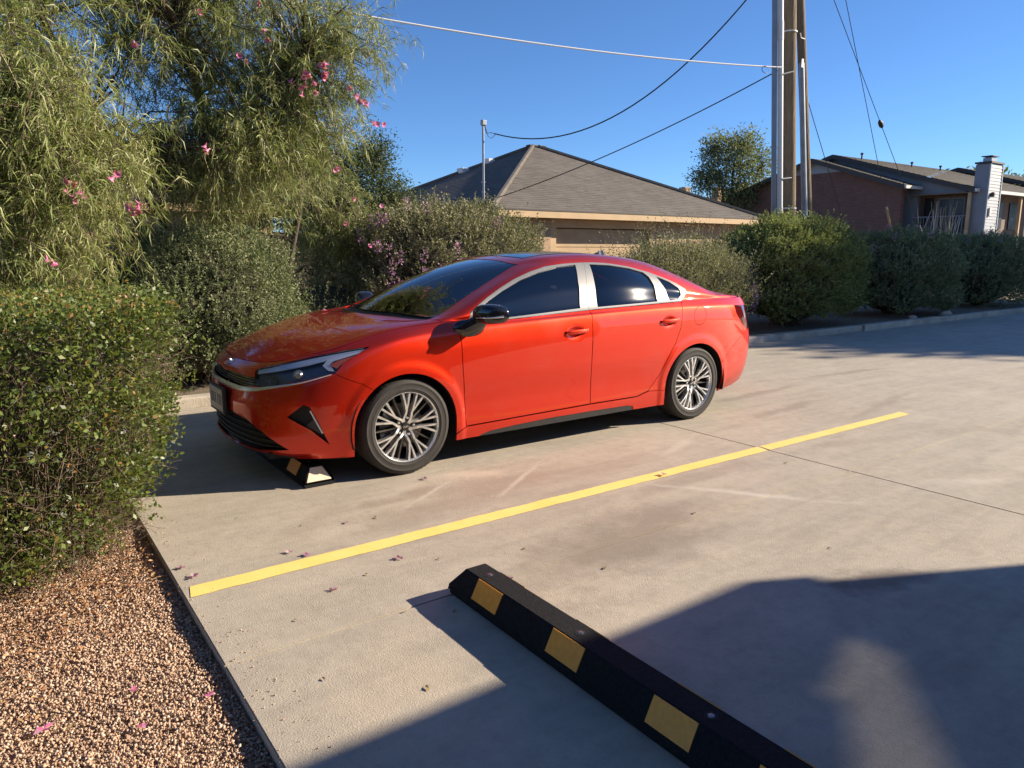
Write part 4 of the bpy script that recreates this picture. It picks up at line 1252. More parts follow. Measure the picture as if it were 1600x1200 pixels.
# ---- wheel stops
M['rubber'] = plain('black_recycled_rubber', (.016, .016, .017), .9, spec=.2, noise=.35, nscale=90, bump=.5, bscale=260)
M['reflect'] = plain('yellow_reflective_sheet', (.90, .36, .045), .5, noise=.08, nscale=60, bump=.08, bscale=500)
M['reflect_pale'] = plain('pale_end_sheet', (.72, .58, .40), .5, noise=.10, nscale=70)
M['bolt'] = plain('dull_steel', (.25, .25, .25), .4, .9)
def wheel_stop(loc, label, length=1.83):
    """origin at the end near the bay line, runs away along local +Y; near side is -X"""
    root = empty('wheel_stop', loc); tag(root, label, 'wheel stop', 'rubber wheel stops at the heads of the bays')
    W, T, H, E = .094, .050, .120, .060
    bm = bmesh.new()
    prof = []
    for (y, w, t_, h) in ((0, W, W, .028), (E, W, T, H), (length - E, W, T, H), (length, W, W, .028)):
        prof.append([bm.verts.new(p) for p in ((-w, y, 0), (-w, y, .036), (-t_, y, h), (t_, y, h), (w, y, .036), (w, y, 0))])
    for a, b in zip(prof[:-1], prof[1:]):
        for j in range(5): bm.faces.new((a[j], a[j + 1], b[j + 1], b[j]))
        bm.faces.new((a[5], a[0], b[0], b[5]))
    bm.faces.new(prof[0]); bm.faces.new(prof[-1])
    bmesh.ops.remove_doubles(bm, verts=bm.verts, dist=1e-5)
    bmesh.ops.recalc_face_normals(bm, faces=bm.faces)
    es = [e for e in bm.edges if len(e.link_faces) == 2 and e.calc_face_angle(0) > R(20)]
    bmesh.ops.bevel(bm, geom=es, offset=.004, segments=2, affect='EDGES')
    body = from_bm('rubber_body', bm, M['rubber'], root, smooth=True, angle=R(30))
    # reflective sheets on both long faces
    for sd in (-1, 1):
        a, b = Vector((sd * W, 0, .036)), Vector((sd * T, 0, H))
        nrm = Vector((sd * (H - .036), 0, W - T)).normalized()
        for c in (.255, .74, 1.225, 1.60):
            bm = bmesh.new(); vs = []
            for yy in (c - .085, c + .085):
                for f_ in (.08, .97):
                    p = a.lerp(b, f_) + nrm * .0025; vs.append(bm.verts.new((p.x, yy, p.z)))
            f = bm.faces.new((vs[0], vs[1], vs[3], vs[2]))
            r = bmesh.ops.extrude_face_region(bm, geom=[f])
            for v in [g for g in r['geom'] if isinstance(g, bmesh.types.BMVert)]: v.co -= nrm * .0035
            bmesh.ops.recalc_face_normals(bm, faces=bm.faces)
            from_bm('reflective_sheet', bm, M['reflect'], root)
    # pale sheet on the sloping end
    bm = bmesh.new(); n_ = Vector((0, -(H - .028), E)).normalized()
    a0, b0 = Vector((0, 0, .028)), Vector((0, E, H))
    p0, p1 = a0.lerp(b0, .08) + n_ * .003, a0.lerp(b0, .90) + n_ * .003
    vs = [bm.verts.new(q) for q in ((-.078, p0.y, p0.z), (.078, p0.y, p0.z), (.038, p1.y, p1.z), (-.038, p1.y, p1.z))]
    f = bm.faces.new(vs); r = bmesh.ops.extrude_face_region(bm, geom=[f])
    for v in [g for g in r['geom'] if isinstance(g, bmesh.types.BMVert)]: v.co -= n_ * .004
    bmesh.ops.recalc_face_normals(bm, faces=bm.faces)
    end = from_bm('end_sheet', bm, M['reflect_pale'], root)
    for yy in (.17, .74, 1.31, 1.68):
        bt = lathe('bolt_head', [(.0001, H + .004), (.010, H + .003), (.012, H - .004)], M['bolt'], root, 10, axis='Z'); bt.location = (0, yy, 0)
        lathe('bolt_hole', [(.020, H + .0012), (.012, H + .0012)], M['dark'], root, 14, axis='Z').location = (0, yy, 0)
    return root, end
ws, e_ = wheel_stop((1.545, 4.215, 0), 'black rubber wheel stop with pale end sheet under the front of the car')
ws2, e2 = wheel_stop((1.560, 2.515, 0), 'black rubber wheel stop with tan reflective patches in the empty foreground bay')
ws2.rotation_euler = (0, 0, math.pi)
bpy.data.objects.remove(e2)
# ================================================================== BUILDINGS, POLES, WIRES
def brick_material(name, c1, c2, mortar, scale=1.0, axis='XZ'):
    m, t, b = new_mat(name); k = NT(t); P = k.geo('Position')
    s = k.n('SeparateXYZ'); k.l(P, s.inputs[0]); cmb = k.n('CombineXYZ')
    k.l(s.outputs[0 if axis == 'XZ' else 1], cmb.inputs[0]); k.l(s.outputs[2], cmb.inputs[1])
    br = k.n('TexBrick'); k.l(cmb.outputs[0], br.inputs['Vector'])
    br.inputs['Color1'].default_value = (*c1, 1); br.inputs['Color2'].default_value = (*c2, 1); br.inputs['Mortar'].default_value = (*mortar, 1)
    br.inputs['Scale'].default_value = 1.0; br.inputs['Mortar Size'].default_value = .006; br.inputs['Brick Width'].default_value = .21; br.inputs['Row Height'].default_value = .075
    br.inputs['Bias'].default_value = 0
    c = k.mix(k.math('MULTIPLY', k.noise(P, 2, 5, .6, .3, .7), .35), br.outputs[0], tuple(x * .6 for x in c1))
    k.l(c, b.inputs['Base Color']); b.inputs['Roughness'].default_value = .9
    k.l(k.bump(k.math('SUBTRACT', 1.0, br.outputs[1]), .5, .008), b.inputs['Normal'])
    return m
def shingle_material(name, a, b_):
    m, t, b = new_mat(name); k = NT(t); P = k.geo('Position')
    v = k.n('TexVoronoi'); v.inputs['Scale'].default_value = 1.0; k.l(k.mapping(P, (3.2, 3.2, 14)), v.inputs['Vector'])
    s = k.n('SeparateColor'); k.l(v.outputs['Color'], s.inputs[0])
    c = k.mix(s.outputs[0], a, b_)
    c = k.mix(k.math('MULTIPLY', k.noise(P, 40, 5, .7, .3, .7), .4), c, tuple(x * .5 for x in a))
    c = k.mix(k.math('MULTIPLY', k.noise(P, .5, 4, .6, .35, .7), .3), c, tuple(x * 1.25 for x in b_))
    k.l(c, b.inputs['Base Color']); b.inputs['Roughness'].default_value = .92
    k.l(k.bump(k.noise(P, 60, 4, .7), .4, .01), b.inputs['Normal'])
    return m
M['shingle'] = shingle_material('brown_shingles', (.098, .084, .070), (.152, .132, .112))
M['shingle2'] = shingle_material('grey_shingles', (.115, .105, .092), (.175, .160, .140))
M['tanpaint'] = plain('tan_paint', (.50, .34, .18), .6, noise=.08, nscale=3)
M['tanwall'] = plain('tan_board', (.46, .325, .185), .75, noise=.12, nscale=2.5)
M['tanbrick'] = brick_material('tan_brick', (.42, .27, .155), (.52, .36, .22), (.48, .41, .32))
M['redbrick'] = brick_material('red_brick', (.155, .072, .054), (.21, .095, .070), (.20, .155, .13), axis='YZ')
M['greyside'] = plain('grey_siding', (.20, .22, .25), .6, noise=.08, nscale=2)
M['paleside'] = plain('pale_siding', (.31, .33, .35), .55, noise=.08, nscale=3)
M['darktrim'] = plain('dark_trim', (.045, .035, .03), .6)
M['brownwall'] = plain('brown_stucco', (.20, .145, .11), .85, noise=.12, nscale=4)
M['blackglass'] = plain('dark_window', (.02, .022, .025), .35)
M['flash'] = plain('galvanised', (.26, .27, .29), .45, .6, noise=.15, nscale=8)
M['white'] if 'white' in M else None
M['offwhite'] = plain('off_white_paint', (.62, .60, .56), .5, noise=.06)

def slope(name, eave0, eave1, top0, top1, mat, parent, courses=30, thick=.007, lift=.003):
    """one roof slope as overlapping shingle courses between an eave edge and a top edge"""
    bm = bmesh.new()
    e0, e1, t0, t1 = map(Vector, (eave0, eave1, top0, top1))
    nrm = (e1 - e0).cross(t0 - e0 if (t0 - e0).length > .01 else t1 - e0).normalized()
    if nrm.z < 0: nrm = -nrm
    for i in range(courses):
        a, b = i / courses, min(1.0, (i + 1.25) / courses)
        q = [e0.lerp(t0, a) + nrm * (thick + lift), e1.lerp(t1, a) + nrm * (thick + lift), e1.lerp(t1, b) + nrm * lift * .2, e0.lerp(t0, b) + nrm * lift * .2]
        lo = [q[0] - nrm * thick, q[1] - nrm * thick]
        vs = [bm.verts.new(p) for p in q + lo]
        bm.faces.new(vs[:4]); bm.faces.new((vs[4], vs[5], vs[1], vs[0]))
    bmesh.ops.recalc_face_normals(bm, faces=bm.faces)
    bm.normal_update()
    for f in bm.faces:
        if f.normal.dot(nrm) < -.5: f.normal_flip()
    return from_bm(name, bm, mat, parent)

def prism(name, pts, z0, z1, mat, parent=None):
    bm = bmesh.new()
    a = [bm.verts.new((x, y, z0)) for x, y in pts]; b = [bm.verts.new((x, y, z1)) for x, y in pts]
    n = len(pts)
    for i in range(n): bm.faces.new((a[i], a[(i + 1) % n], b[(i + 1) % n], b[i]))
    bm.faces.new(a); bm.faces.new(b)
    bmesh.ops.recalc_face_normals(bm, faces=bm.faces)
    return from_bm(name, bm, mat, parent)

def poly_wall(name, pts, thick_dir, mat, parent):
    """solid wall from a polygon of 3-D points, pushed along thick_dir"""
    bm = bmesh.new()
    a = [bm.verts.new(p) for p in pts]; f = bm.faces.new(a)
    r = bmesh.ops.extrude_face_region(bm, geom=[f])
    for v in [g for g in r['geom'] if isinstance(g, bmesh.types.BMVert)]: v.co += Vector(thick_dir)
    bmesh.ops.recalc_face_normals(bm, faces=bm.faces)
    return from_bm(name, bm, mat, parent)

# ---- tan garage with the hipped roof behind the shrubs
def hip_house(name, label, x0, x1, y0, zE, half, zA, door=True):
    h = tag(empty(name, ((x0 + x1) / 2, y0, 0)), label, 'house')
    h.location = (0, 0, 0)
    xc, yc, yb = (x0 + x1) / 2, y0 + half, y0 + 2 * half
    zb = zE - .20
    rf = slope('roof', (x0, y0, zE), (x1, y0, zE), (xc - .12, yc, zA), (xc + .12, yc, zA), M['shingle'], h, 40)
    slope('roof_side', (x0, yb, zE), (x0, y0, zE), (xc - .12, yc, zA), (xc - .12, yc, zA), M['shingle'], rf, 40)
    slope('roof_side', (x1, y0, zE), (x1, yb, zE), (xc + .12, yc, zA), (xc + .12, yc, zA), M['shingle'], rf, 40)
    slope('roof_back', (x1, yb, zE), (x0, yb, zE), (xc + .12, yc, zA), (xc - .12, yc, zA), M['shingle'], rf, 12)
    # ridge caps along the hips
    for (c, s_) in (((x0, y0, zE), -1), ((x1, y0, zE), 1), ((x0, yb, zE), -1), ((x1, yb, zE), 1)):
        a, b = Vector(c), Vector((xc + .12 * s_, yc, zA))
        mesh_tubes('hip_cap', [tube([a + Vector((0, 0, .02)), b + Vector((0, 0, .03))], [.075, .075], 6)], M['shingle'], rf)
    # fascia, soffit, walls
    for b_ in ((x0, x1, y0 + .0, y0 + .035, zb, zE - .004), (x0, x0 + .035, y0 + .036, yb, zb, zE - .004), (x1 - .035, x1, y0 + .036, yb, zb, zE - .004)):
        box('fascia', b_, M['tanpaint'], h)
    box('drip_edge', (x0 - .01, x1 + .01, y0 - .012, y0 - .002, zE - .030, zE + .012), M['darktrim'], h)
    box('soffit', (x0 + .04, x1 - .04, y0 + .04, yb - .04, zb + .02, zb + .05), M['tanpaint'], h)
    return h
hs = hip_house('garage_house', 'tan garage house with brown hipped shingle roof behind the flowering shrubs', 10.40, 21.40, 15.40, 2.50, 5.5, 4.97)
Y = 15.85
box('brick_wall', (10.85, 12.60, Y, Y + .25, 0, 2.31), M['tanbrick'], hs)
box('brick_wall', (16.70, 21.00, Y, Y + .25, 0, 2.31), M['tanbrick'], hs)
box('side_wall', (10.85, 11.10, Y + .26, 25.9, 0, 2.31), M['tanwall'], hs)
box('side_wall', (20.75, 21.0, Y + .26, 25.9, 0, 2.31), M['tanbrick'], hs)
box('header_board', (12.61, 16.69, Y + .02, Y + .10, 2.08, 2.31), M['tanpaint'], hs)
box('door_jamb', (16.45, 16.69, Y + .02, Y + .12, 0, 2.075), M['tanpaint'], hs)
box('door_jamb', (12.61, 12.80, Y + .02, Y + .12, 0, 2.075), M['tanpaint'], hs)
gd = empty('garage_door', (0, 0, 0), parent=hs)
for i in range(4):
    bm = bmesh.new(); add_box(bm, 12.81, 16.44, Y + .16, Y + .20, .02 + i * .512, .02 + (i + 1) * .512 - .012, .006)
    from_bm('door_panel', bm, M['tanwall'], gd)
box('door_backing', (12.81, 16.44, Y + .21, Y + .24, .0, 2.07), M['darktrim'], gd)
# ridge vents catching the light
for (x, y, z) in ((14.9, 19.9, 4.55), (13.8, 18.8 + .0, 4.06)): pass
rv = [(15.75, 20.9, 5.0, .18), (16.15, 20.9, 5.0, .14)]
for x, y, z, l in rv: box('ridge_cap', (x - l, x + l, y - .12, y + .12, z - .02, z + .035), M['shingle'], hs, .015)
for t_ in (.20, .32):
    p = Vector((15.83, 20.9, 4.97)).lerp(Vector((10.4, 26.4, 2.5)), t_)
    box('roof_vent', (p.x - .20, p.x + .16, p.y - .2, p.y + .2, p.z - .05, p.z + .13), M['offwhite'], hs, .02)

# second tan house further left, mostly behind the willow
h2 = hip_house('tan_house', 'low tan house half hidden behind the willow foliage', -9.0, 5.6, 15.9, 2.42, 7.3, 4.7)
box('front_wall', (-8.6, 5.2, 16.30, 16.55, 0, 2.23), M['tanwall'], h2)
box('side_wall', (4.95, 5.2, 16.56, 30.0, 0, 2.23), M['tanwall'], h2)

# ---- low timber retaining wall under the willow
M['timber'] = plain('weathered_timber', (.135, .115, .095), .9, noise=.35, nscale=6, bump=.5, bscale=30)
rw = tag(empty('retaining_wall', (0, 0, 0)), 'low weathered timber retaining wall behind the hood of the car', 'wall')
rng = np.random.default_rng(8)
for i in range(5):
    bm = bmesh.new(); dy = rng.normal(0, .015)
    add_box(bm, 2.0 + rng.uniform(-.3, .3), 5.6, 9.35 + dy + i * .012, 9.55 + dy + i * .012, .03 + i * .185, .03 + (i + 1) * .185 - .010, .015)
    from_bm('timber', bm, M['timber'], rw)

# ---- board fence between the two tan houses
M['fence'] = plain('weathered_fence_board', (.165, .125, .09), .9, noise=.3, nscale=5, bump=.4, bscale=25)
fe = tag(empty('board_fence', (0, 0, 0)), 'weathered brown board fence between the tan houses, behind the willow trunk', 'fence')
_fm = None
for i in range(44):
    z_ = 1.80 + .02 * math.sin(i * 2.3)
    o = box('board', (4.2 + i * .145, 4.2 + i * .145 + .138, 14.6 + .006 * (i % 3), 14.62 + .006 * (i % 3), .02, z_), M['fence'], fe)
for z_ in (.4, 1.4): box('rail', (4.2, 10.6, 14.64, 14.69, z_, z_ + .09), M['fence'], fe)

# ---- brick apartment row on the right
ap = tag(empty('apartment_block', (0, 0, 0)), 'red brick apartment block with low gabled roofs far right', 'building')
# brick gable end (faces -X)
XA = 38.0
poly_wall('brick_gable', [(XA, 29.6, 0), (XA, 29.6, 4.75), (XA, 26.9, 5.66), (XA, 22.4, 5.66), (XA, 19.45, 4.62), (XA, 19.45, 0)], (.3, 0, 0), M['redbrick'], ap)
poly_wall('gable_board', [(XA + .02, 26.88, 5.665), (XA + .02, 24.3, 6.45), (XA + .02, 22.42, 5.665)], (.2, 0, 0), M['paleside'], ap)
def gable_roof(x0, x1, yl, zl, yp, zp, yr, zr, parent, mat='shingle2'):
    """ridge along X at (yp, zp); left eave (yl, zl) far side, right eave (yr, zr) towards the lot"""
    r = slope('roof', (x0, yr, zr), (x1, yr, zr), (x0, yp, zp), (x1, yp, zp), M[mat], parent, 26, .02, .012)
    slope('roof_far', (x1, yl, zl), (x0, yl, zl), (x1, yp, zp), (x0, yp, zp), M[mat], r, 10, .02, .012)
    for (ya, za, yb, zb) in ((yr, zr, yp, zp), (yl, zl, yp, zp)):
        poly_wall('rake_board', [(x0 - .02, ya, za + .0), (x0 - .02, yb, zb + .0), (x0 - .02, yb, zb - .22), (x0 - .02, ya, za - .22)], (.05, 0, 0), M['darktrim'], r)
    box('gutter', (x0, x1, yr - .10, yr + .02, zr - .16, zr - .01), M['offwhite'], r)
    box('roof_deck_edge', (x0, x1, yr + .03, yr + .06, zr - .2, zr - .02), M['darktrim'], r)
    return r
gable_roof(37.5, 39.2, 29.9, 4.70, 24.35, 6.45, 19.10, 4.68, ap)
# taller rear volume: grey gable wall above the brick, ridge runs away
XB = 39.3
poly_wall('siding_gable', [(XB, 29.6, 0), (XB, 29.6, 4.9), (XB, 23.95, 6.62), (XB, 17.0, 4.50), (XB, 17.0, 4.30), (XB, 19.3, 4.30), (XB, 19.3, 0)], (.3, 0, 0), M['greyside'], ap)
gable_roof(38.9, 52.0, 29.9, 4.85, 23.95, 6.72, 16.45, 4.42, ap)
gable_roof(52.1, 64.0, 29.0, 4.95, 23.2, 6.80, 15.2, 4.40, ap)
gable_roof(64.1, 80.0, 28.0, 5.0, 22.3, 6.85, 14.0, 4.40, ap)
# recessed balcony wall, window, sliding door, post, rail
box('balcony_wall', (40.2, 40.45, 16.9, 19.44, 0, 4.28), M['brownwall'], ap)
box('balcony_side', (39.61, 40.19, 19.32, 19.44, 0, 4.28), M['brownwall'], ap)
box('balcony_floor', (38.9, 40.19, 16.6, 19.44, 2.05, 2.22), M['darktrim'], ap)
box('balcony_ceiling', (38.95, 40.19, 16.6, 19.40, 4.22, 4.27), M['brownwall'], ap)
wn = box('window', (40.15, 40.19, 18.86, 19.30, 2.75, 4.15), M['blackglass'], ap)
dr = empty('sliding_door', (0, 0, 0), parent=ap)
for y0_, y1_ in ((17.35, 18.0), (18.03, 18.62)):
    box('door_leaf', (40.13, 40.19, y0_, y1_, 2.24, 4.12), M['greyside'], dr)
    box('door_glass', (40.12, 40.128, y0_ + .06, y1_ - .06, 2.32, 4.04), M['blackglass'], dr)
for y_ in (16.62,): box('post', (38.95, 39.10, y_, y_ + .13, 0, 4.22), M['tanwall'], ap)
rl = empty('balcony_rail', (0, 0, 0), parent=ap)
box('rail', (38.98, 39.03, 16.78, 19.40, 3.12, 3.17), M['greyside'], rl)
for i in range(18): box('baluster', (38.99, 39.02, 16.90 + i * .14, 16.925 + i * .14, 2.23, 3.115), M['greyside'], rl)
box('front_wall', (41.0, 80, 17.4, 17.7, 0, 4.4), M['brownwall'], ap)
for x_ in (44.5, 47.0, 54, 57, 61): box('post', (x_, x_ + .14, 16.5, 16.64, 0, 4.3), M['tanwall'], ap)
for x_ in (43.2, 45.4, 49, 55, 59): box('window', (x_, x_ + 1.3, 17.33, 17.39, 2.6, 4.0), M['blackglass'], ap)
# chimney with lap siding boards
for cx, cy, big in ((39.25, 16.02, True), (51.0, 14.6, False), (63.0, 13.5, False)):
    ch = empty('chimney', (0, 0, 0), parent=ap)
    x0_, x1_, y0_, y1_ = cx, cx + 1.35, cy, cy + .62
    box('chimney_core', (x0_ + .02, x1_ - .02, y0_ + .02, y1_ - .02, 0, 5.55), M['greyside'], ch)
    if big:
        n_ = 30
        for i in range(n_):
            z0_ = 1.0 + i * (4.5 / n_)
            bm = bmesh.new()
            vs = [bm.verts.new(p) for p in ((x0_, y0_ - .022, z0_), (x1_, y0_ - .022, z0_), (x1_, y0_ - .004, z0_ + 4.5 / n_ + .01), (x0_, y0_ - .004, z0_ + 4.5 / n_ + .01), (x0_, y0_ + .018, z0_), (x1_, y0_ + .018, z0_), (x1_, y0_ + .018, z0_ + 4.5 / n_ + .01), (x0_, y0_ + .018, z0_ + 4.5 / n_ + .01))]
            for q in ((0, 1, 2, 3), (4, 5, 6, 7), (0, 1, 5, 4), (1, 2, 6, 5), (2, 3, 7, 6), (3, 0, 4, 7)): bm.faces.new([vs[j] for j in q])
            bmesh.ops.recalc_face_normals(bm, faces=bm.faces)
            from_bm('siding_board', bm, M['paleside'], ch)
        for xx, yy in ((x0_ - .03, y0_ - .04), (x1_ - .05, y0_ - .04)): box('corner_board', (xx, xx + .08, yy, yy + .07, .9, 5.52), M['paleside'], ch)
        box('siding_left', (x0_ - .012, x0_ + .018, y0_ + .04, y1_ + .02, .9, 5.52), M['greyside'], ch)  # left face in darker grey than the front: its shade put into the colour
        box('lamp', (x0_ + .25, x0_ + .42, y0_ - .18, y0_ - .03, 4.0, 4.22), M['darktrim'], ch, .03)
        box('meter_box', (x0_ + .22, x0_ + .40, y0_ - .10, y0_ - .03, 3.1, 3.5), M['offwhite'], ch, .01)
    box('chimney_cap', (x0_ - .06, x1_ + .06, y0_ - .07, y1_ + .06, 5.56, 5.64), M['darktrim'], ch)
    box('flue', (x0_ + .35, x0_ + .95, y0_ + .12, y1_ - .12, 5.65, 5.85), M['flash'], ch)
    box('flue_lid', (x0_ + .27, x0_ + 1.03, y0_ + .06, y1_ - .06, 5.90, 5.94), M['darktrim'], ch)
for (x_, y_, z_) in ((40.6, 23.2, 6.55), (45.0, 22.6, 6.30), (48.5, 22.6, 6.32)):
    lathe('vent_pipe', [(.045, -.3), (.045, .22), (.085, .22), (.085, .30), (.0001, .33)], M['darktrim'], ap, 10, axis='Z').location = (x_, y_, z_)

# ---- far brick chimneys of a house behind the garage roof
fh = tag(empty('far_house', (0, 0, 0)), 'distant house of which brick chimneys show over the garage roof', 'house')
box('wall', (33, 45, 33.0, 40, 0, 3.4), M['tanwall'], fh)
slope('roof', (32.5, 32.6, 3.35), (45.5, 32.6, 3.35), (32.5, 36.5, 5.0), (45.5, 36.5, 5.0), M['shingle'], fh, 14)
for x_, y_ in ((37.9, 33.6), (40.1, 32.7)): box('chimney', (x_, x_ + .55, y_, y_ + .55, 3.4, 5.6), M['tanbrick'], fh, .02)

# ---- service mast on the garage roof
mast = tag(empty('service_mast', (10.75, 16.35, 0)), 'grey electrical service mast with weatherhead standing at the garage roof', 'mast')
mesh_tubes('pipe', [tube([(0, 0, 2.3), (0, 0, 4.62)], .030, 10)], M['flash'], mast)
bm = bmesh.new(); add_box(bm, -.055, .075, -.055, .055, 4.60, 4.74, .02, seg=2); from_bm('weatherhead', bm, M['flash'], mast)
for zz in (2.95, 3.2): mesh_tubes('clamp', [tube([(-.06, 0, zz), (.06, 0, zz)], .014, 6)], M['flash'], mast)
mesh_tubes('drip_loop', [tube([(.05, 0, 4.62), (.14, -.02, 4.35), (.22, -.05, 4.30), (.32, -.08, 4.40)], .008, 6), tube([(.04, .02, 4.62), (.10, .0, 4.42), (.2, -.04, 4.44), (.34, -.08, 4.42)], .008, 6)], M['trimblack'], mast)

# ---- utility poles
def wood_material():
    m, t, b = new_mat('pole_wood'); k = NT(t); P = k.coord()
    g = k.noise(k.mapping(P, (14, 14, .7)), 2.2, 7, .65, .3, .7)
    c = k.mix(g, (.085, .062, .042), (.235, .175, .115))
    c = k.mix(k.math('MULTIPLY', k.noise(P, .9, 4, .6, .4, .7), .5), c, (.27, .19, .095))
    k.l(c, b.inputs['Base Color']); b.inputs['Roughness'].default_value = .9
    k.l(k.bump(g, .6, .02), b.inputs['Normal'])
    return m
M['wood'] = wood_material()
M['conduit'] = plain('pale_conduit', (.55, .57, .58), .5, .1, noise=.06)
M['guard'] = plain('galvanised_guard', (.22, .24, .27), .45, .6, noise=.12, nscale=6)
def lerp3(a, b, t): return np.asarray(a, float) * (1 - t) + np.asarray(b, float) * t
up_ = tag(empty('utility_pole', (13.45, 9.0, 0)), 'thick weathered wooden utility pole with pale conduit on its left side', 'utility pole')
up_.location = (0, 0, 0)
pb, pt = np.array((13.47, 9.0, 0.0)), np.array((12.62, 9.0, 8.0)); pt2 = lerp3(pb, pt, 1.35)
mesh_tubes('pole_shaft', [tube([pb, lerp3(pb, pt, .5), pt2], [.135, .128, .11], 18)], M['wood'], up_)
mesh_tubes('conduit', [tube([(12.96, 8.84, 0), (12.77, 8.88, 2.15), (12.41, 8.90, 5.98), (12.0, 8.95, 9.8)], .052, 12)], M['conduit'], up_)
mesh_tubes('cable_guard', [tube([(12.78, 8.88, 0), (12.60, 8.90, 2.15), (12.26, 8.92, 5.98), (11.85, 8.95, 9.8)], .060, 4)], M['guard'], up_)
for a, b_, zz in (((12.40, 8.80, 4.66), (13.05, 8.90, 4.84), 0), ((12.62, 8.78, 2.80), (13.12, 8.86, 2.86), 0)):
    bm = bmesh.new(); a, b_ = Vector(a), Vector(b_); d = (b_ - a)
    for t_ in (0,): pass
    mesh_tubes('bracket', [tube([a, lerp3(a, b_, .8)], .014, 4)], M['flash'], up_); bm.free()
for zz in (2.28, 5.52):
    c = lerp3(pb, pt, zz / 8)
    lathe('strap', [(.139, -.012), (.142, -.012), (.142, .012), (.139, .012)], M['offwhite'], up_, 20, axis='Z').location = tuple(c)
box('pole_tag', (13.10, 13.16, 8.84, 8.855, 4.9, 5.05), M['flash'], up_)
mesh_tubes('conduit_coupling', [tube([(12.47, 8.90, 5.3), (12.44, 8.90, 5.62)], .062, 12)], M['conduit'], up_)

p2 = tag(empty('brace_pole', (0, 0, 0)), 'slimmer leaning brown pole beside the thick utility pole', 'utility pole')
mesh_tubes('pole_shaft', [tube([(15.07, 9.5, 0), (14.66, 9.5, 2.22), (13.88, 9.5, 6.4), (13.25, 9.5, 9.8)], [.098, .095, .088, .08], 14)], M['wood'], p2)
mesh_tubes('grey_pipe', [tube([(14.72, 9.42, 0), (14.42, 9.42, 2.2), (13.95, 9.42, 5.2)], [.062, .062, .055], 10)], M['guard'], p2)
mesh_tubes('tie', [tube([(13.35, 8.84, 2.24), (14.35, 9.30, 2.12), (14.75, 9.38, 2.16)], .009, 5), tube([(13.02, 8.86, 5.50), (13.70, 9.30, 5.62), (13.98, 9.4, 5.66)], .010, 5)], M['offwhite'], p2)

def cable(name, a, b_, sag, rad, mat, label, cat='cable', n=40, grp=None):
    a, b_ = np.array(a, float), np.array(b_, float)
    t = np.linspace(0, 1, n)[:, None]
    P_ = a * (1 - t) + b_ * t - np.array([0, 0, 1]) * sag * 4 * t * (1 - t)
    o = mesh_tubes(name, [tube(P_, rad, 6)], mat, None)
    return tag(o, label, cat, grp)
M['whitecable'] = plain('white_cable', (.62, .62, .62), .5)
M['blackcable'] = plain('black_cable', (.02, .02, .022), .5)
M['steelwire'] = plain('galvanised_wire', (.10, .105, .11), .5, .5)
cable('phone_cable', (12.55, 8.85, 4.82), (1.75, 9.9, 4.60), .18, .013, M['whitecable'], 'white cable running from the utility pole into the willow crown')
cable('service_drop', (16.0, 7.4, 13.0), (11.05, 16.27, 4.42), 2.91, .016, M['blackcable'], 'black sagging cable from high on the pole to the service mast')
cable('lower_cable', (12.52, 8.87, 4.80), (10.55, 15.4, 2.75), .16, .011, M['blackcable'], 'thin black cable from the pole down to the garage eave')
mesh_tubes('cable_loop', [tube([(12.1 + .10 * math.cos(t) - .05, 8.88, 4.72 + .06 * math.sin(t)) for t in np.linspace(0, 5.6, 16)], .006, 5)], M['blackcable'], [o for o in COL.objects if o.name.startswith('lower_cable')][0])
for i, (a, m_, b_, gcol, lab) in enumerate((((14.40, 9.5, 4.50), None, (19.35, 10.55, .06), 'offwhite', 'steel guy wire with pale guard, nearest the utility pole'),
                                 ((15.0, 9.7, 7.1), (18.58, 10.2, 4.39), (25.0, 11.1, .06), 'flash', 'steel guy wire with an insulator, farthest from the pole'),
                                 ((14.6, 9.6, 8.6), None, (22.4, 11.1, .06), 'tanpaint', 'steel guy wire with a tan ground guard, middle one'))):
    root = tag(empty('guy_wire', (0, 0, 0)), lab, 'guy wire', 'guy wires of the utility pole')
    A, B = np.array(a), np.array(b_)
    mesh_tubes('strand', [tube([A, lerp3(A, B, .5), B], .008, 5)], M['steelwire'], root)
    g0, g1 = lerp3(A, B, .54 if i == 0 else .70), lerp3(A, B, .64 if i == 0 else .80)
    mesh_tubes('guard', [tube([g0, g1], .030, 8)], M[gcol], root)
    if i == 1:
        c = lerp3(A, B, .36); d = (B - A) / np.linalg.norm(B - A)
        mesh_tubes('insulator', [tube([c - d * .12, c - d * .05, c + d * .05, c + d * .12], [.03, .06, .06, .03], 8)], M['darktrim'], root)

# ---- the building behind the camera whose eave throws the near shadow, real size, out of view
M['render'] = plain('stucco_wall', (.36, .30, .235), .85, noise=.15, nscale=2)
bb = tag(empty('near_building', (0, 0, 0)), 'low stucco building behind the camera that shades the foreground', 'building')
box('wall', (-14, 5.6, -9.5, -.975, -.1, 2.85), M['render'], bb)
box('end_wall', (8.22, 8.38, -9.5, -.975, -.1, 2.85), M['render'], bb)  # open bay beside it invented so the sun patch can pass
for y_ in (-9.4,): box('back_wall', (5.61, 8.21, y_, y_ + .15, -.1, 2.85), M['render'], bb)
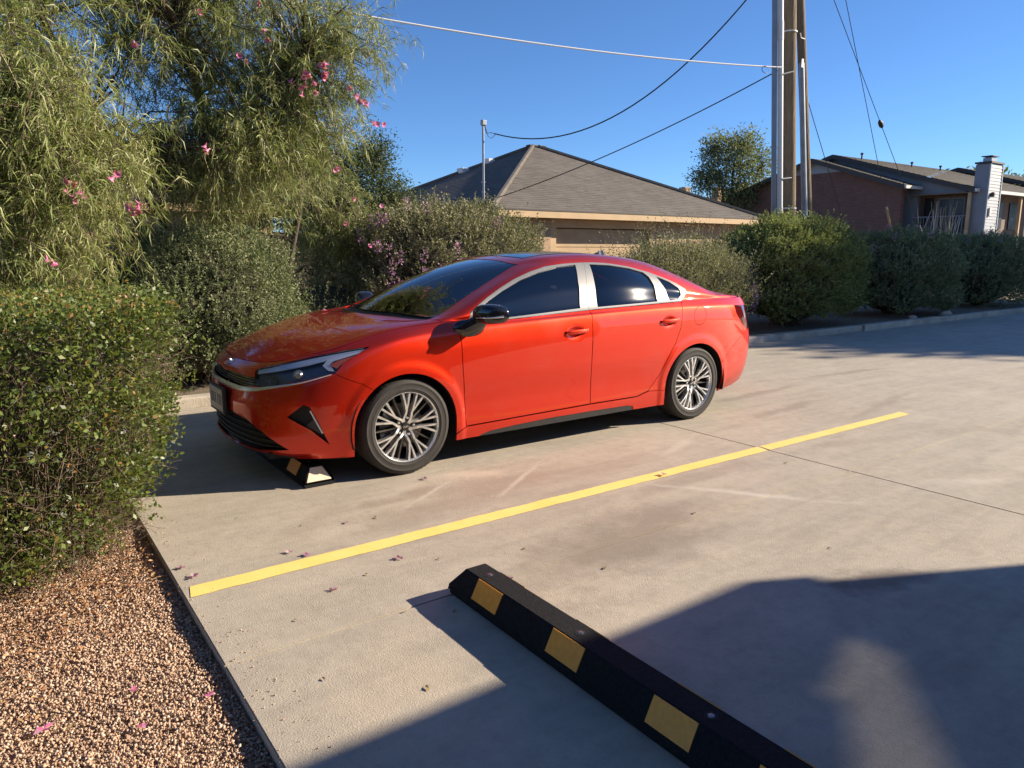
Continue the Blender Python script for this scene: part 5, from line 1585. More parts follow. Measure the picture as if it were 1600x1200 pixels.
# roof with made-up hole and tinted panel, shaped to cast a weak sun patch
_sun_hole = [(8.36, -1.41), (8.36, -1.62), (7.90, -2.01), (7.20, -2.60), (6.90, -2.36), (7.65, -1.84), (7.92, -1.66), (7.90, -1.58), (8.02, -1.55)]
bm = bmesh.new()
def _ring(pts):
    vs = [bm.verts.new((x, y, 2.995)) for x, y in pts]; return [bm.edges.new((vs[i], vs[(i + 1) % len(vs)])) for i in range(len(vs))]
es = _ring([(-14.3, -9.8), (8.42, -9.8), (8.42, -.93), (-14.3, -.93)]) + _ring(_sun_hole)
bmesh.ops.triangle_fill(bm, edges=es, use_beauty=True)
r_x = bmesh.ops.extrude_face_region(bm, geom=list(bm.faces))
for v in [g for g in r_x['geom'] if isinstance(g, bmesh.types.BMVert)]: v.co.z += .025
bmesh.ops.recalc_face_normals(bm, faces=bm.faces)
from_bm('roof_sheet', bm, M['shingle2'], bb)
for b_ in ((-14.3, 8.42, -.965, -.93, 2.86, 2.992), (8.39, 8.42, -9.8, -.967, 2.86, 2.992)): box('fascia', b_, M['offwhite'], bb)
M['sunpanel'] = glass_material('translucent_roof_panel', (.56, .56, .56), .2, 1.3, .5, 0)
prism('roof_panel', [(x * .999 + .008, y * .999 - .002) for x, y in _sun_hole], 3.001, 3.006, M['sunpanel'], bb)
for x_ in (-3.5, 1.2, 3.6): box('window_pane', (x_, x_ + 1.3, -.972, -.955, 1.0, 2.2), M['blackglass'], bb)
# ================================================================== PLANTS
def unit(v): return v / (np.linalg.norm(v, axis=-1, keepdims=True) + 1e-12)

def leaves_mesh(pos, dirn, size, width, seed, droop=0.0, nseg=1, nrm=None, curl=.25):
    """quads: one bent blade per leaf. pos, dirn (n,3); size, width (n,)"""
    r = np.random.default_rng(seed); n = len(pos)
    d = unit(dirn)
    side = unit(np.cross(d, unit(r.normal(size=(n, 3)) + (nrm if nrm is not None else 0))))
    up = np.cross(side, d)
    size = np.broadcast_to(size, (n,)); width = np.broadcast_to(width, (n,))
    rows = []
    if nseg == 1:                                    # rhombus leaf: base, two sides, tip
        b = pos; t = pos + d * size[:, None] - np.array([0, 0, 1.0]) * (droop * size)[:, None]
        m = pos + d * (size * .45)[:, None] + up * (size * curl * .3)[:, None]
        V = np.stack([b, m - side * (width * .5)[:, None], t, m + side * (width * .5)[:, None]], 1)
        return V.reshape(-1, 3), (np.arange(n)[:, None] * 4 + np.array([[0, 1, 2, 3]])).reshape(-1, 4), 1
    ts = np.linspace(0, 1, nseg + 1)
    prof = np.sin(np.pi * np.clip(ts, .06, .985)) ** .6
    for t, pw in zip(ts, prof):
        c = pos + d * (size * t)[:, None] - np.array([0, 0, 1.0]) * (droop * size * t * t)[:, None] + up * (size * curl * t * t)[:, None]
        rows.append(np.stack([c - side * (width * .5 * pw)[:, None], c + side * (width * .5 * pw)[:, None]], 1))
    V = np.stack(rows, 1).reshape(n, -1, 3)          # (n, 2*(nseg+1), 3)
    f = np.array([[2 * k, 2 * k + 1, 2 * k + 3, 2 * k + 2] for k in range(nseg)])
    F = (np.arange(n)[:, None, None] * 2 * (nseg + 1) + f[None]).reshape(-1, 4)
    return V.reshape(-1, 3), F, nseg

def thin_tubes(P, Q, r0, r1, mid=None):
    """many three sided twigs from P to Q (n,3), optional midpoints"""
    n = len(P); d = unit(Q - P)
    a = unit(np.cross(d, np.array([.31, .87, .38]))); b = np.cross(d, a)
    st = [(P, r0)] + ([(mid, (r0 + r1) / 2)] if mid is not None else []) + [(Q, r1)]
    rings = []
    for c, r in st:
        r = np.broadcast_to(r, (n,))[:, None]
        rings.append(np.stack([c + r * (math.cos(t) * a + math.sin(t) * b) for t in (0, 2.1, 4.2)], 1))
    V = np.stack(rings, 1).reshape(n, -1, 3); k = len(st)
    f = np.array([[3 * i + j, 3 * i + (j + 1) % 3, 3 * i + 3 + (j + 1) % 3, 3 * i + 3 + j] for i in range(k - 1) for j in range(3)])
    F = (np.arange(n)[:, None, None] * 3 * k + f[None]).reshape(-1, 4)
    return V.reshape(-1, 3), F

def ico(name, c, rad, mat, parent, seed, sub=3, amp=.18, freq=2.2):
    bm = bmesh.new(); bmesh.ops.create_icosphere(bm, subdivisions=sub, radius=1)
    from mathutils import noise as mn
    for v in bm.verts:
        k = 1 + amp * mn.noise(v.co * freq + Vector((seed * 3.1, 0, 0)))
        v.co = Vector((c[0] + v.co.x * rad[0] * k, c[1] + v.co.y * rad[1] * k, max(.03, c[2] + v.co.z * rad[2] * k)))
    return from_bm(name, bm, mat, parent, smooth=True)

M['sage'] = attr_ramp('sage_leaves', [(0.1148, 0.108, 0.0607), (0.2025, 0.1917, 0.1107), (0.2903, 0.2673, 0.1688), (0.3713, 0.3375, 0.2295)], .75, trans=.20)
M['sage_green'] = attr_ramp('green_sage_leaves', [(0.1043, 0.1287, 0.0383), (0.1827, 0.2121, 0.0661), (0.2608, 0.2869, 0.1043), (0.3478, 0.3564, 0.1565)], .7, trans=.25)
M['sage_dark'] = attr_ramp('dark_sage_leaves', [(0.0963, 0.1232, 0.0616), (0.1636, 0.1964, 0.0963), (0.2406, 0.2656, 0.1463), (0.3369, 0.3369, 0.2117)], .75, trans=.2)
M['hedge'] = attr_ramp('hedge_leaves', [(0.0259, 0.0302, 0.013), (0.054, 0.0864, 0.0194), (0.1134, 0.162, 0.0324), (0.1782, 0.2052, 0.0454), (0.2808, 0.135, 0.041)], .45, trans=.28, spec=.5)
M['willowleaf'] = attr_ramp('willow_leaves', [(0.1149, 0.1512, 0.0363), (0.1935, 0.2359, 0.0629), (0.2722, 0.3084, 0.1028), (0.3629, 0.3629, 0.1572), (0.4838, 0.4476, 0.2661)], .5, trans=.30, spec=.45)
M['oak'] = attr_ramp('tree_leaves', [(.035, .060, .016), (.065, .095, .028), (.10, .13, .045)], .6, trans=.25)
M['juniper'] = attr_ramp('juniper_leaves', [(.040, .058, .026), (.072, .098, .044), (.115, .140, .065)], .7, trans=.2)
M['paletree'] = attr_ramp('pale_tree_leaves', [(0.1125, 0.1313, 0.0625), (0.1625, 0.1812, 0.0875), (0.225, 0.225, 0.1125)], .65, trans=.3)
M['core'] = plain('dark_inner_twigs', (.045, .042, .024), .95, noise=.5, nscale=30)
M['twig'] = plain('brown_twigs', (.150, .105, .072), .9, noise=.35, nscale=30)
M['bark'] = plain('grey_brown_bark', (.085, .066, .050), .9, noise=.4, nscale=14, bump=.6, bscale=40)
M['purple'] = attr_ramp('purple_blossom', [(.24, .10, .21), (.38, .18, .34), (.50, .29, .45)], .7, trans=.25)
M['pink'] = attr_ramp('pink_blossom', [(.52, .08, .24), (.72, .18, .38), (.82, .38, .54)], .6, trans=.3)
M['straw'] = plain('dry_pods', (.42, .33, .18), .8, noise=.2)

def bush(name, label, c, rad, mat, seed, shoots=2600, leaf=.022, per=15, up=.9, length=(.10, .26), bloom=None, group=None, core=.80, spiky=1.0, power=2.6, zcut=.05, width=.45):
    """rounded shrub made of upright leafy shoots over a superellipsoid"""
    r = np.random.default_rng(seed); c = np.array(c, float); rad = np.array(rad, float)
    root = tag(empty(name, (c[0], c[1], 0)), label, 'shrub', group); root.location = (0, 0, 0)
    d = unit(r.normal(size=(shoots * 2, 3)))
    d = d[d[:, 2] > -.72][:shoots]
    k = 1 / (np.abs(d) ** power).sum(1) ** (1 / power)
    lump = 1 + .075 * np.sin(d[:, 0] * 7 + seed) * np.sin(d[:, 1] * 6 + 2 * seed) + .055 * np.sin(d[:, 2] * 9 + seed) + .05 * np.sin(d[:, 0] * 15 + d[:, 2] * 13 + seed)
    rr = (k * lump * (1 - .22 * r.random(len(d)) ** 2))[:, None]
    base = c + d * rr * rad * .90
    base[:, 2] = np.maximum(base[:, 2], zcut)
    g = unit(d * rad * rad.max() / rad * .6 + np.array([0, 0, up]) + r.normal(0, .28, (len(d), 3)))
    L = r.uniform(*length, len(d)) * (1 + spiky * (r.random(len(d)) > .88) * .6)
    tip = base + g * L[:, None]
    # leaves along each shoot
    t = r.random((len(d), per)) ** .8
    P = (base[:, None] + g[:, None] * (L[:, None] * t)[..., None]).reshape(-1, 3) + r.normal(0, .006, (len(d) * per, 3))
    a = unit(r.normal(size=(len(d), per, 3))); ld = unit(g[:, None] * .75 + a * .75).reshape(-1, 3)
    sz = leaf * r.uniform(.65, 1.3, len(P))
    V, F, ns = leaves_mesh(P, ld, sz, sz * width, seed + 1)
    var = np.clip(np.repeat(r.normal(.5, .18, len(d)), per) + r.normal(0, .16, len(P)), 0, 1)
    fo = from_np('foliage', V, F, mat, root); face_attr(fo, 'var', var)
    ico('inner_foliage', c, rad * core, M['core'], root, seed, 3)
    n = 160
    dd = unit(r.normal(size=(n, 3))); dd[:, 2] = np.abs(dd[:, 2])
    V, F = thin_tubes(np.tile([c[0], c[1], .0], (n, 1)) + r.normal(0, .12, (n, 3)) * (1, 1, 0), c + dd * rad * .9, .008, .003)
    from_np('stems', V, F, M['twig'], root)
    if bloom:                                           # (count, centre direction, spread): clusters of small flowers
        for (cnt, cd, spread, mt) in bloom:
            for q in range(cnt):
                v = unit(np.array(cd, float) + r.normal(0, spread, 3)); kk = 1 / (np.abs(v) ** power).sum() ** (1 / power)
                p = c + v * kk * rad * 1.06 + np.array([0, 0, .06])
                if p[2] < .15: continue
                m_ = 30
                dd = unit(r.normal(size=(m_, 3))); PP = p + dd * np.array([.045, .045, .080]) * r.random((m_, 1)) ** .4
                V, F, ns = leaves_mesh(PP, dd + np.array([0, -.2, .1]), .030, .026, seed + q)
                fl = from_np('flower', V, F, mt, root); face_attr(fl, 'var', r.random(len(F)))
    return root

SG = 'clipped shrubs along the back of the lot'
bush('sage_shrub', 'rounded green shrub under the willow, left of the car hood', (1.75, 8.15, .82), (1.05, .75, .86), M['sage_dark'], 21, 7600, .027, 14, length=(.07, .18), group=SG)
bush('sage_shrub', 'wide olive shrub dotted with purple blossom behind the windscreen', (5.20, 8.75, 1.06), (1.45, .85, 1.00), M['sage'], 22, 8000, .033, 14, length=(.09, .24), group=SG,
     bloom=[(30, (-.55, -.8, -.05), .16, M['purple']), (9, (-.1, -.9, .1), .25, M['purple']), (10, (-.75, -.55, .45), .2, M['purple'])])
bush('sage_shrub', 'feathery grey green shrub behind the rear door of the car', (9.20, 8.2, .66), (1.50, .70, .72), M['sage'], 23, 6500, .032, 15, length=(.16, .46), up=1.3, spiky=1.6, group=SG, core=.72,
     bloom=[(26, (.95, -.6, -.1), .14, M['purple'])])
bush('sage_shrub', 'large dense boxy green shrub in front of the utility pole', (12.30, 8.25, .98), (1.72, 1.0, 1.0), M['sage_green'], 24, 9000, .042, 14, length=(.08, .20), power=2.9, group=SG)
bush('sage_shrub', 'dark shaded shrub with faded purple tips right of the boxy green one', (16.50, 8.35, .88), (1.72, 1.05, .94), M['sage_dark'], 25, 7000, .044, 13, length=(.08, .20), power=2.8, group=SG,
     bloom=[(10, (-.1, -.35, .95), .35, M['purple'])])
bush('sage_shrub', 'dark shrub with pinkish top at the far right edge of the picture', (20.9, 8.55, .85), (1.62, 1.05, .92), M['sage_dark'], 26, 4600, .047, 13, power=3.0, group=SG,
     bloom=[(9, (-.1, -.3, .95), .3, M['purple'])])
bush('sage_shrub', 'dark shrub hidden low between the two flowering shrubs', (3.45, 9.0, .55), (.9, .6, .55), M['sage_dark'], 27, 1400, .024, 14, group=SG)
bush('sage_shrub', 'dim shrub at the left behind the clipped hedge', (-.35, 8.2, .8), (1.2, .8, .82), M['sage_dark'], 28, 2200, .024, 14, group=SG)

# ---- clipped hedge in the left foreground: leafy top, twiggy open sides
def clipped_hedge():
    r = np.random.default_rng(31)
    root = tag(empty('clipped_hedge', (0, 0, 0)), 'boxy clipped hedge with bare twigs showing, left foreground beside the gravel', 'hedge')
    poly = np.array([(-1.6, 3.12), (-.25, 3.16), (.22, 3.25), (.55, 3.46), (.72, 3.76), (.75, 4.4), (.68, 5.3), (-1.6, 5.3)])
    H = 1.20
    ctr = np.array([-.3, 4.4])
    per = np.concatenate([poly, poly[:1]]); cl = chord(per)
    def edge_pt(n, lo=0.0, hi=1.0):
        s = r.uniform(lo, hi, n) * cl[-1]; return np.stack([np.interp(s, cl, per[:, 0]), np.interp(s, cl, per[:, 1])], 1)
    def skirt(z): return np.interp(z, [0, .25, .55, .85, 1.2], [.66, .80, .93, .985, .97])
    P, D, S, var = [], [], [], []
    def add(p, d, sz, v): P.append(p); D.append(unit(d)); S.append(sz); var.append(np.clip(v, 0, 1))
    def inner(n, lo=.0, hi=1.0): return ctr + (edge_pt(n) - ctr) * (lo + (hi - lo) * np.sqrt(r.random(n)))[:, None]
    # top: dense short growth, sheared flat but uneven
    n = 26000
    u = inner(n); z = H - r.exponential(.045, n) + .022 * np.sin(u[:, 0] * 9) * np.sin(u[:, 1] * 8) + (r.random(n) > .97) * r.uniform(0, .06, n)
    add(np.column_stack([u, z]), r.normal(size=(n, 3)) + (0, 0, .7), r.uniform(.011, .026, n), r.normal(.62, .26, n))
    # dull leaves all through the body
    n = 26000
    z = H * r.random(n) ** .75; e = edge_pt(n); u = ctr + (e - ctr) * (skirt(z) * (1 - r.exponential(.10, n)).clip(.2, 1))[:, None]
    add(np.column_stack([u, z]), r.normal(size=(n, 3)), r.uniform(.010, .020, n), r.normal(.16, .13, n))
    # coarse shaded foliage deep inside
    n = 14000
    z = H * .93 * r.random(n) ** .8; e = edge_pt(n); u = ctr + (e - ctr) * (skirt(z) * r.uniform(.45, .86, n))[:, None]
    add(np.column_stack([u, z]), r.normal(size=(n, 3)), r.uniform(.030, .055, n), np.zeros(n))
    # sides: patchy clusters of fresher leaves
    ncl = 5200
    e = edge_pt(ncl); zc = H * (1 - r.random(ncl) ** 1.15 * .97)
    pat = (np.sin(e[:, 0] * 7.3 + zc * 6) + np.sin(e[:, 1] * 8.1 - zc * 7.7 + 1) + np.sin(zc * 17 + e[:, 0] * 11)) * .5
    keep = pat + r.normal(0, .55, ncl) + (zc > .98) * 1.6 > -.10
    e, zc = e[keep], zc[keep]; ncl = len(e)
    c = ctr + (e - ctr) * (skirt(zc) * (1.0 - .07 * r.random(ncl)))[:, None]
    pr = 15
    pp = (np.column_stack([c, zc])[:, None] + r.normal(0, .035, (ncl, pr, 3))).reshape(-1, 3)
    outw = unit(np.column_stack([c - ctr, np.full(ncl, .35)]))
    add(pp, np.repeat(outw, pr, 0) * .7 + r.normal(size=(len(pp), 3)) * .8, r.uniform(.014, .033, len(pp)), np.repeat(r.normal(.45, .19, ncl), pr) + r.normal(0, .12, len(pp)))
    # longer bright sprigs breaking the outline
    ncl = 80
    e = edge_pt(ncl, .14, .60); zc = r.uniform(.08, 1.05, ncl)
    c = ctr + (e - ctr) * (skirt(zc) * r.uniform(.99, 1.06, ncl))[:, None]
    sd = unit(np.column_stack([c - ctr, r.uniform(-.1, .9, ncl)]) + r.normal(0, .35, (ncl, 3)))
    tt = r.random((ncl, 13, 1))
    pp = (np.column_stack([c, zc])[:, None] + sd[:, None] * tt * .13 + r.normal(0, .010, (ncl, 13, 3))).reshape(-1, 3)
    add(pp, np.repeat(sd, 13, 0) * .5 + r.normal(size=(len(pp), 3)) * .8 + (0, 0, .2), r.uniform(.018, .034, len(pp)), r.normal(.55, .13, len(pp)))
    P, D, S, var = map(np.concatenate, (P, D, S, var))
    ok = P[:, 2] > -.02
    P, D, S, var = P[ok], D[ok], S[ok], var[ok]
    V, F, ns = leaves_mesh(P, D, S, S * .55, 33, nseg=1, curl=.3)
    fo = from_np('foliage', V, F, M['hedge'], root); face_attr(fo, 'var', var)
    # main stems fanning up from the base, then a tangle of short kinked twigs everywhere
    n = 420
    b0 = inner(n, .1, .62); zt = H * r.uniform(.5, .98, n)
    A = np.column_stack([b0, np.full(n, -.04)]); B = np.column_stack([b0 + (b0 - ctr) * r.uniform(.05, .35, (n, 1)) + r.normal(0, .10, (n, 2)), zt])
    V, F = thin_tubes(A, B, r.uniform(.004, .009, n), .003, (A + B) / 2 + r.normal(0, .06, (n, 3)))
    from_np('stems', V, F, M['twig'], root)
    n = 6000
    zt = H * r.random(n) ** .8 * .96; e = edge_pt(n)
    q = ctr + (e - ctr) * (skirt(zt) * (1 - r.exponential(.07, n)).clip(.3, .97))[:, None]
    A = np.column_stack([q, zt]); B = A + unit(r.normal(size=(n, 3)) + np.column_stack([(q - ctr) * .3, np.full(n, .45)])) * r.uniform(.05, .20, n)[:, None]
    B[:, 2] = B[:, 2].clip(-.03, H - .01)
    V, F = thin_tubes(A, B, r.uniform(.0010, .0026, n), .0008, (A + B) / 2 + r.normal(0, .016, (n, 3)))
    from_np('twigs', V, F, M['twig'], root)
    # dead skirt of fine twigs near the ground
    n = 2600
    e = edge_pt(n, .06, .56); q = ctr + (e - ctr) * r.uniform(.55, .82, n)[:, None]
    A = np.column_stack([q, r.uniform(-.03, .30, n) * (r.random(n) ** .6)])
    B = A + r.normal(0, .040, (n, 3)) * (1, 1, .6); B[:, 2] = np.maximum(B[:, 2], -.03)
    V, F = thin_tubes(A, B, .0013, .0006, (A + B) / 2 + r.normal(0, .015, (n, 3)))
    from_np('dry_twigs', V, F, M['twig'], root)
    return root
clipped_hedge()
# fallen leaves and chips under the hedge
r_ = np.random.default_rng(44)
n = 2600
px = r_.uniform(-.6, .52, n); py = 3.15 + .9 * (px - 0) + r_.normal(.1, .28, n); ok = (py > 1.9) & (py < 5.4); px, py = px[ok], py[ok]; n = len(px)
V, F, ns = leaves_mesh(np.column_stack([px, py, r_.uniform(-.034, -.012, n)]), r_.normal(size=(n, 3)) * (1, 1, .25), r_.uniform(.012, .028, n), r_.uniform(.005, .012, n), 45, curl=.35)
M['litter'] = attr_ramp('leaf_litter', [(.10, .045, .022), (.20, .085, .035), (.32, .17, .075), (.40, .26, .14)], .8)
lt = from_np('leaf_litter', V, F, M['litter']); face_attr(lt, 'var', r_.random(len(F)))
tag(lt, 'brown fallen leaves and bark scraps under the clipped hedge', 'litter', kind='stuff')

# ---- desert willow over the left half
def willow():
    r = np.random.default_rng(52)
    root = tag(empty('desert_willow', (2.35, 8.75, 0)), 'drooping desert willow with narrow leaves and pink trumpet flowers, upper left', 'tree')
    root.location = (0, 0, 0)
    tr = [tube([(2.75, 8.75, 0), (2.68, 8.70, .6), (2.50, 8.60, 1.1), (2.22, 8.45, 1.50), (2.12, 8.30, 1.9), (1.9, 8.0, 2.9), (1.7, 7.7, 3.9)], [.062, .055, .05, .045, .042, .034, .022], 9),
          tube([(2.58, 8.78, 0), (2.85, 8.7, .9), (3.0, 8.4, 1.9), (3.0, 8.0, 3.0), (2.85, 7.5, 4.2)], [.045, .04, .034, .028, .02], 8),
          tube([(2.52, 8.72, .2), (1.9, 8.5, 1.2), (1.2, 8.0, 2.2), (.6, 7.3, 3.2), (.2, 6.6, 4.0)], [.05, .042, .038, .03, .02], 8),
          tube([(1.9, 8.0, 2.9), (1.6, 7.2, 3.3), (1.3, 6.6, 3.5), (1.0, 6.2, 3.5)], [.04, .032, .025, .015], 7),
          tube([(3.0, 8.0, 3.0), (2.8, 7.4, 3.2), (2.6, 6.9, 3.2)], [.03, .024, .014], 7),
          tube([(1.2, 8.0, 2.2), (.8, 7.2, 2.4), (.4, 6.5, 2.3)], [.03, .024, .014], 7)]
    mesh_tubes('trunk', tr, M['bark'], root)
    # crown lobes: centre, radii, weight
    lobes = [((.55, 6.9, 3.4), (1.0, .9, .95), 1.9), ((.25, 6.0, 2.3), (.55, .60, .85), 1.6), ((.70, 6.4, 2.15), (.42, .5, .42), .9), ((2.05, 7.3, 3.6), (.95, .8, .72), 1.7), ((2.50, 7.2, 2.75), (.62, .65, .60), 1.4),
             ((1.90, 7.3, 2.45), (.60, .6, .42), 1.2), ((3.75, 9.2, 1.80), (.65, .40, .60), .9), ((1.3, 7.6, 4.2), (1.5, 1.0, .7), 1.6), ((2.85, 6.9, 3.35), (.38, .5, .50), .6), ((3.6, 9.3, 1.25), (.5, .3, .30), .35), ((-.6, 6.4, 3.0), (.7, .8, 1.4), .9),
             ((1.45, 7.7, 3.25), (.55, .6, .55), 1.0), ((1.55, 7.8, 2.25), (.45, .5, .35), .7), ((2.3, 8.3, 2.2), (.6, .4, .45), .6), ((.25, 6.3, 1.55), (.45, .5, .40), .8), ((.05, 6.2, 1.2), (.3, .4, .25), .35)]
    holes = [((1.32, 7.3, 2.72), .36), ((1.12, 7.0, 2.95), .28), ((1.6, 7.6, 3.45), .25), ((.75, 6.9, 3.0), .20)]
    w = np.array([l[2] for l in lobes]); w /= w.sum()
    ncl = 1120
    ci = r.choice(len(lobes), ncl, p=w)
    dd = unit(r.normal(size=(ncl, 3))) * (r.random((ncl, 1)) ** .42)
    C = np.array([lobes[i][0] for i in ci]) + dd * np.array([lobes[i][1] for i in ci])
    ok = np.ones(ncl, bool)
    for h, hr in holes:
        # the gaps run along the line of sight through the crown as open channels
        ok &= np.linalg.norm(C - np.array(h), axis=1) > hr
    C = C[ok]; ncl = len(C)
    # limbs from the framework to each cluster
    fr = np.concatenate([t[0][:-2] for t in tr]); fr = np.concatenate([fr, (fr[:-9] + fr[9:]) / 2]) if False else fr
    pl = [((2.68, 8.70, .6), (2.22, 8.45, 1.50), (2.12, 8.30, 1.9), (1.9, 8.0, 2.9), (1.7, 7.7, 3.9)), ((2.85, 8.7, .9), (3.0, 8.4, 1.9), (3.0, 8.0, 3.0), (2.85, 7.5, 4.2)), ((1.9, 8.5, 1.2), (1.2, 8.0, 2.2), (.6, 7.3, 3.2), (.2, 6.6, 4.0)), ((1.9, 8.0, 2.9), (1.3, 6.6, 3.5), (1.0, 6.2, 3.5)), ((3.0, 8.0, 3.0), (2.6, 6.9, 3.2)), ((1.2, 8.0, 2.2), (.4, 6.5, 2.3)), ((3.0, 8.4, 1.9), (3.5, 8.9, 2.1), (4.0, 9.2, 2.0))]
    fr = np.concatenate([np.stack([np.interp(np.linspace(0, 1, 40), np.linspace(0, 1, len(q)), np.array(q)[:, c_]) for c_ in range(3)], 1) for q in pl])
    idx = np.argmin(np.linalg.norm(fr[None] - C[:, None] + np.array([0, 0, .2]), axis=2) + r.uniform(0, .5, (1, len(fr))), axis=1)
    A = fr[idx]; mid = (A + C) / 2 + np.array([0, 0, .12]) + r.normal(0, .06, (ncl, 3))
    V, F = thin_tubes(A, C, .013, .005, mid); from_np('branches', V, F, M['bark'], root)
    # drooping twigs
    tw = 9
    base = np.repeat(C, tw, 0) + r.normal(0, .10, (ncl * tw, 3))
    out = unit(np.repeat(unit(C - np.array([1.7, 7.6, 2.8])), tw, 0) * .5 + r.normal(0, .75, (ncl * tw, 3)) + (0, 0, .1))
    L = r.uniform(.22, .52, ncl * tw)
    tips = base + out * (L * .82)[:, None] + np.array([0, 0, -1]) * (L * .30)[:, None]
    mids = base + out * (L * .45)[:, None] + np.array([0, 0, 1]) * (L * .03)[:, None]
    V, F = thin_tubes(base, tips, .0028, .0012, mids); from_np('twigs', V, F, M['twig'], root)
    per = 17
    n = len(base)
    t = r.random((n, per, 1)) ** .85
    P = ((1 - t) ** 2 * base[:, None] + 2 * t * (1 - t) * (mids * 2 - (base + tips) / 2)[:, None] + t * t * tips[:, None]).reshape(-1, 3)
    tang = unit(2 * (1 - t) * ((mids * 2 - (base + tips) / 2) - base)[:, None] + 2 * t * (tips - (mids * 2 - (base + tips) / 2))[:, None]).reshape(-1, 3)
    D = unit(tang * .8 + r.normal(0, .75, (n * per, 3)) + np.array([0, 0, -.05]))
    S = r.uniform(.055, .115, n * per)
    V, F, ns = leaves_mesh(P, D, S, S * .070 + .0016, 53, droop=.30, nseg=1, curl=.5)
    var = np.clip(np.repeat(np.repeat(r.normal(.42, .14, ncl), tw), per) + r.normal(0, .16, n * per), 0, 1)
    fo = from_np('crown', V, F, M['willowleaf'], root); face_attr(fo, 'var', np.repeat(var, ns))
    # long dry seed pods
    n = 110; q = C[r.integers(0, ncl, n)] + r.normal(0, .2, (n, 3)); e = q + np.column_stack([r.normal(0, .06, (n, 2)), -r.uniform(.14, .26, n)])
    V, F = thin_tubes(q, e, .0032, .0022, (q + e) / 2 + r.normal(0, .02, (n, 3))); tag(from_np('seed_pods', V, F, M['straw'], root), kind='stuff')
    # trumpet flowers in clusters
    fl = [((2.52, 6.30, 2.93), 9), ((2.42, 6.34, 2.86), 7), ((.50, 5.62, 1.83), 7), ((.88, 5.60, 1.74), 6), ((1.48, 6.10, 2.22), 2), ((.75, 5.60, 1.92), 2), ((1.95, 6.70, 3.08), 2), ((2.98, 6.28, 2.55), 3), ((2.90, 6.32, 2.74), 3), ((2.10, 6.6, 3.48), 3),
          ((2.17, 6.6, 3.25), 2), ((.33, 5.55, 1.36), 2), ((2.35, 6.4, 2.78), 3), ((2.78, 6.38, 2.86), 2), ((1.62, 6.62, 3.33), 1), ((2.86, 6.9, 2.2), 2), ((3.05, 7.0, 1.95), 1), ((3.3, 7.15, 1.5), 1), ((3.0, 7.1, 1.72), 1), ((1.0, 5.9, 2.85), 1), ((3.5, 7.3, 1.9), 1)]
    for (p, k) in fl:
        for j in range(k):
            c = np.array(p) + r.normal(0, .030 * (k > 1), 3) * (1, 1, 1.3); ax = unit(r.normal(0, .5, 3) + np.array([-.1, -.6, -.55]))
            a = unit(np.cross(ax, (0.2, .3, 1))); b = np.cross(ax, a)
            ring = lambda rad, h, m, ph=0: [c + ax * h + rad * (math.cos(q) * a + math.sin(q) * b) for q in np.linspace(0, 2 * math.pi, m, endpoint=False) + ph]
            v = ring(.003, -.022, 5) + ring(.008, 0, 5) + ring(.013, .014, 5) + ring(.029, .022, 5, .2)
            f = [(l * 5 + q, l * 5 + (q + 1) % 5, (l + 1) * 5 + (q + 1) % 5, (l + 1) * 5 + q) for l in range(3) for q in range(5)]
            o = from_np('flower', np.array(v), np.array(f), M['pink'], root); face_attr(o, 'var', r.random(len(f)))
    return root
willow()

# ---- background trees
def tree(name, label, base, trunk_h, lobes, mat, seed, ncl, per, leaf, width=.5, spread=.35, trunk_r=.16, group=None, top=None):
    r = np.random.default_rng(seed)
    root = tag(empty(name, (0, 0, 0)), label, 'tree', group)
    b = np.array(base, float)
    w = np.array([np.prod(l[1]) ** .7 for l in lobes]); w /= w.sum()
    ci = r.choice(len(lobes), ncl, p=w)
    C = np.array([lobes[i][0] for i in ci], float) + unit(r.normal(size=(ncl, 3))) * (r.random((ncl, 1)) ** .40) * np.array([lobes[i][1] for i in ci])
    cen = np.mean([l[0] for l in lobes], 0)
    stem = [b, b + (cen - b) * .35 + r.normal(0, .1, 3) * trunk_h * .15, b + (cen - b) * .7, cen]
    tubes = [tube(stem, [trunk_r, trunk_r * .8, trunk_r * .55, trunk_r * .3], 9)]
    for l in lobes: tubes.append(tube([stem[1], (np.array(stem[1]) + np.array(l[0])) / 2 + r.normal(0, .15, 3), l[0]], [trunk_r * .5, trunk_r * .32, trunk_r * .12], 7))
    mesh_tubes('trunk', tubes, M['bark'], root)
    fr = np.array([l[0] for l in lobes] + stem[1:])
    A = fr[np.argmin(np.linalg.norm(fr[None] - C[:, None], axis=2), axis=1)]
    V, F = thin_tubes(A, C, trunk_r * .10, trunk_r * .03, (A + C) / 2 + r.normal(0, .08, (ncl, 3))); from_np('branches', V, F, M['bark'], root)
    P = (C[:, None] + r.normal(0, spread, (ncl, per, 3))).reshape(-1, 3)
    D = unit(r.normal(size=P.shape) + np.repeat(unit(C - cen), per, 0) * .6)
    S = leaf * r.uniform(.6, 1.4, len(P))
    V, F, ns = leaves_mesh(P, D, S, S * width, seed + 1)
    var = np.clip(np.repeat(r.normal(.5, .2, ncl), per) + r.normal(0, .15, len(P)), 0, 1)
    o = from_np('crown', V, F, mat, root); face_attr(o, 'var', var)
    return root
tree('juniper_tree', 'dark feathery juniper rising behind the shrubs left of the garage roof', (6.0, 13.3, 0), 3, [((5.8, 13.2, 2.6), (.85, .7, .75)), ((5.5, 13.4, 1.8), (1.1, .8, .8)), ((6.45, 13.0, 2.35), (.60, .5, .45)), ((6.15, 13.1, 3.2), (.42, .32, .50)), ((5.1, 13.5, 3.0), (.75, .6, .8)), ((4.5, 13.6, 2.7), (.9, .7, 1.0))], M['juniper'], 71, 1200, 44, .060, .34, .12, .10)
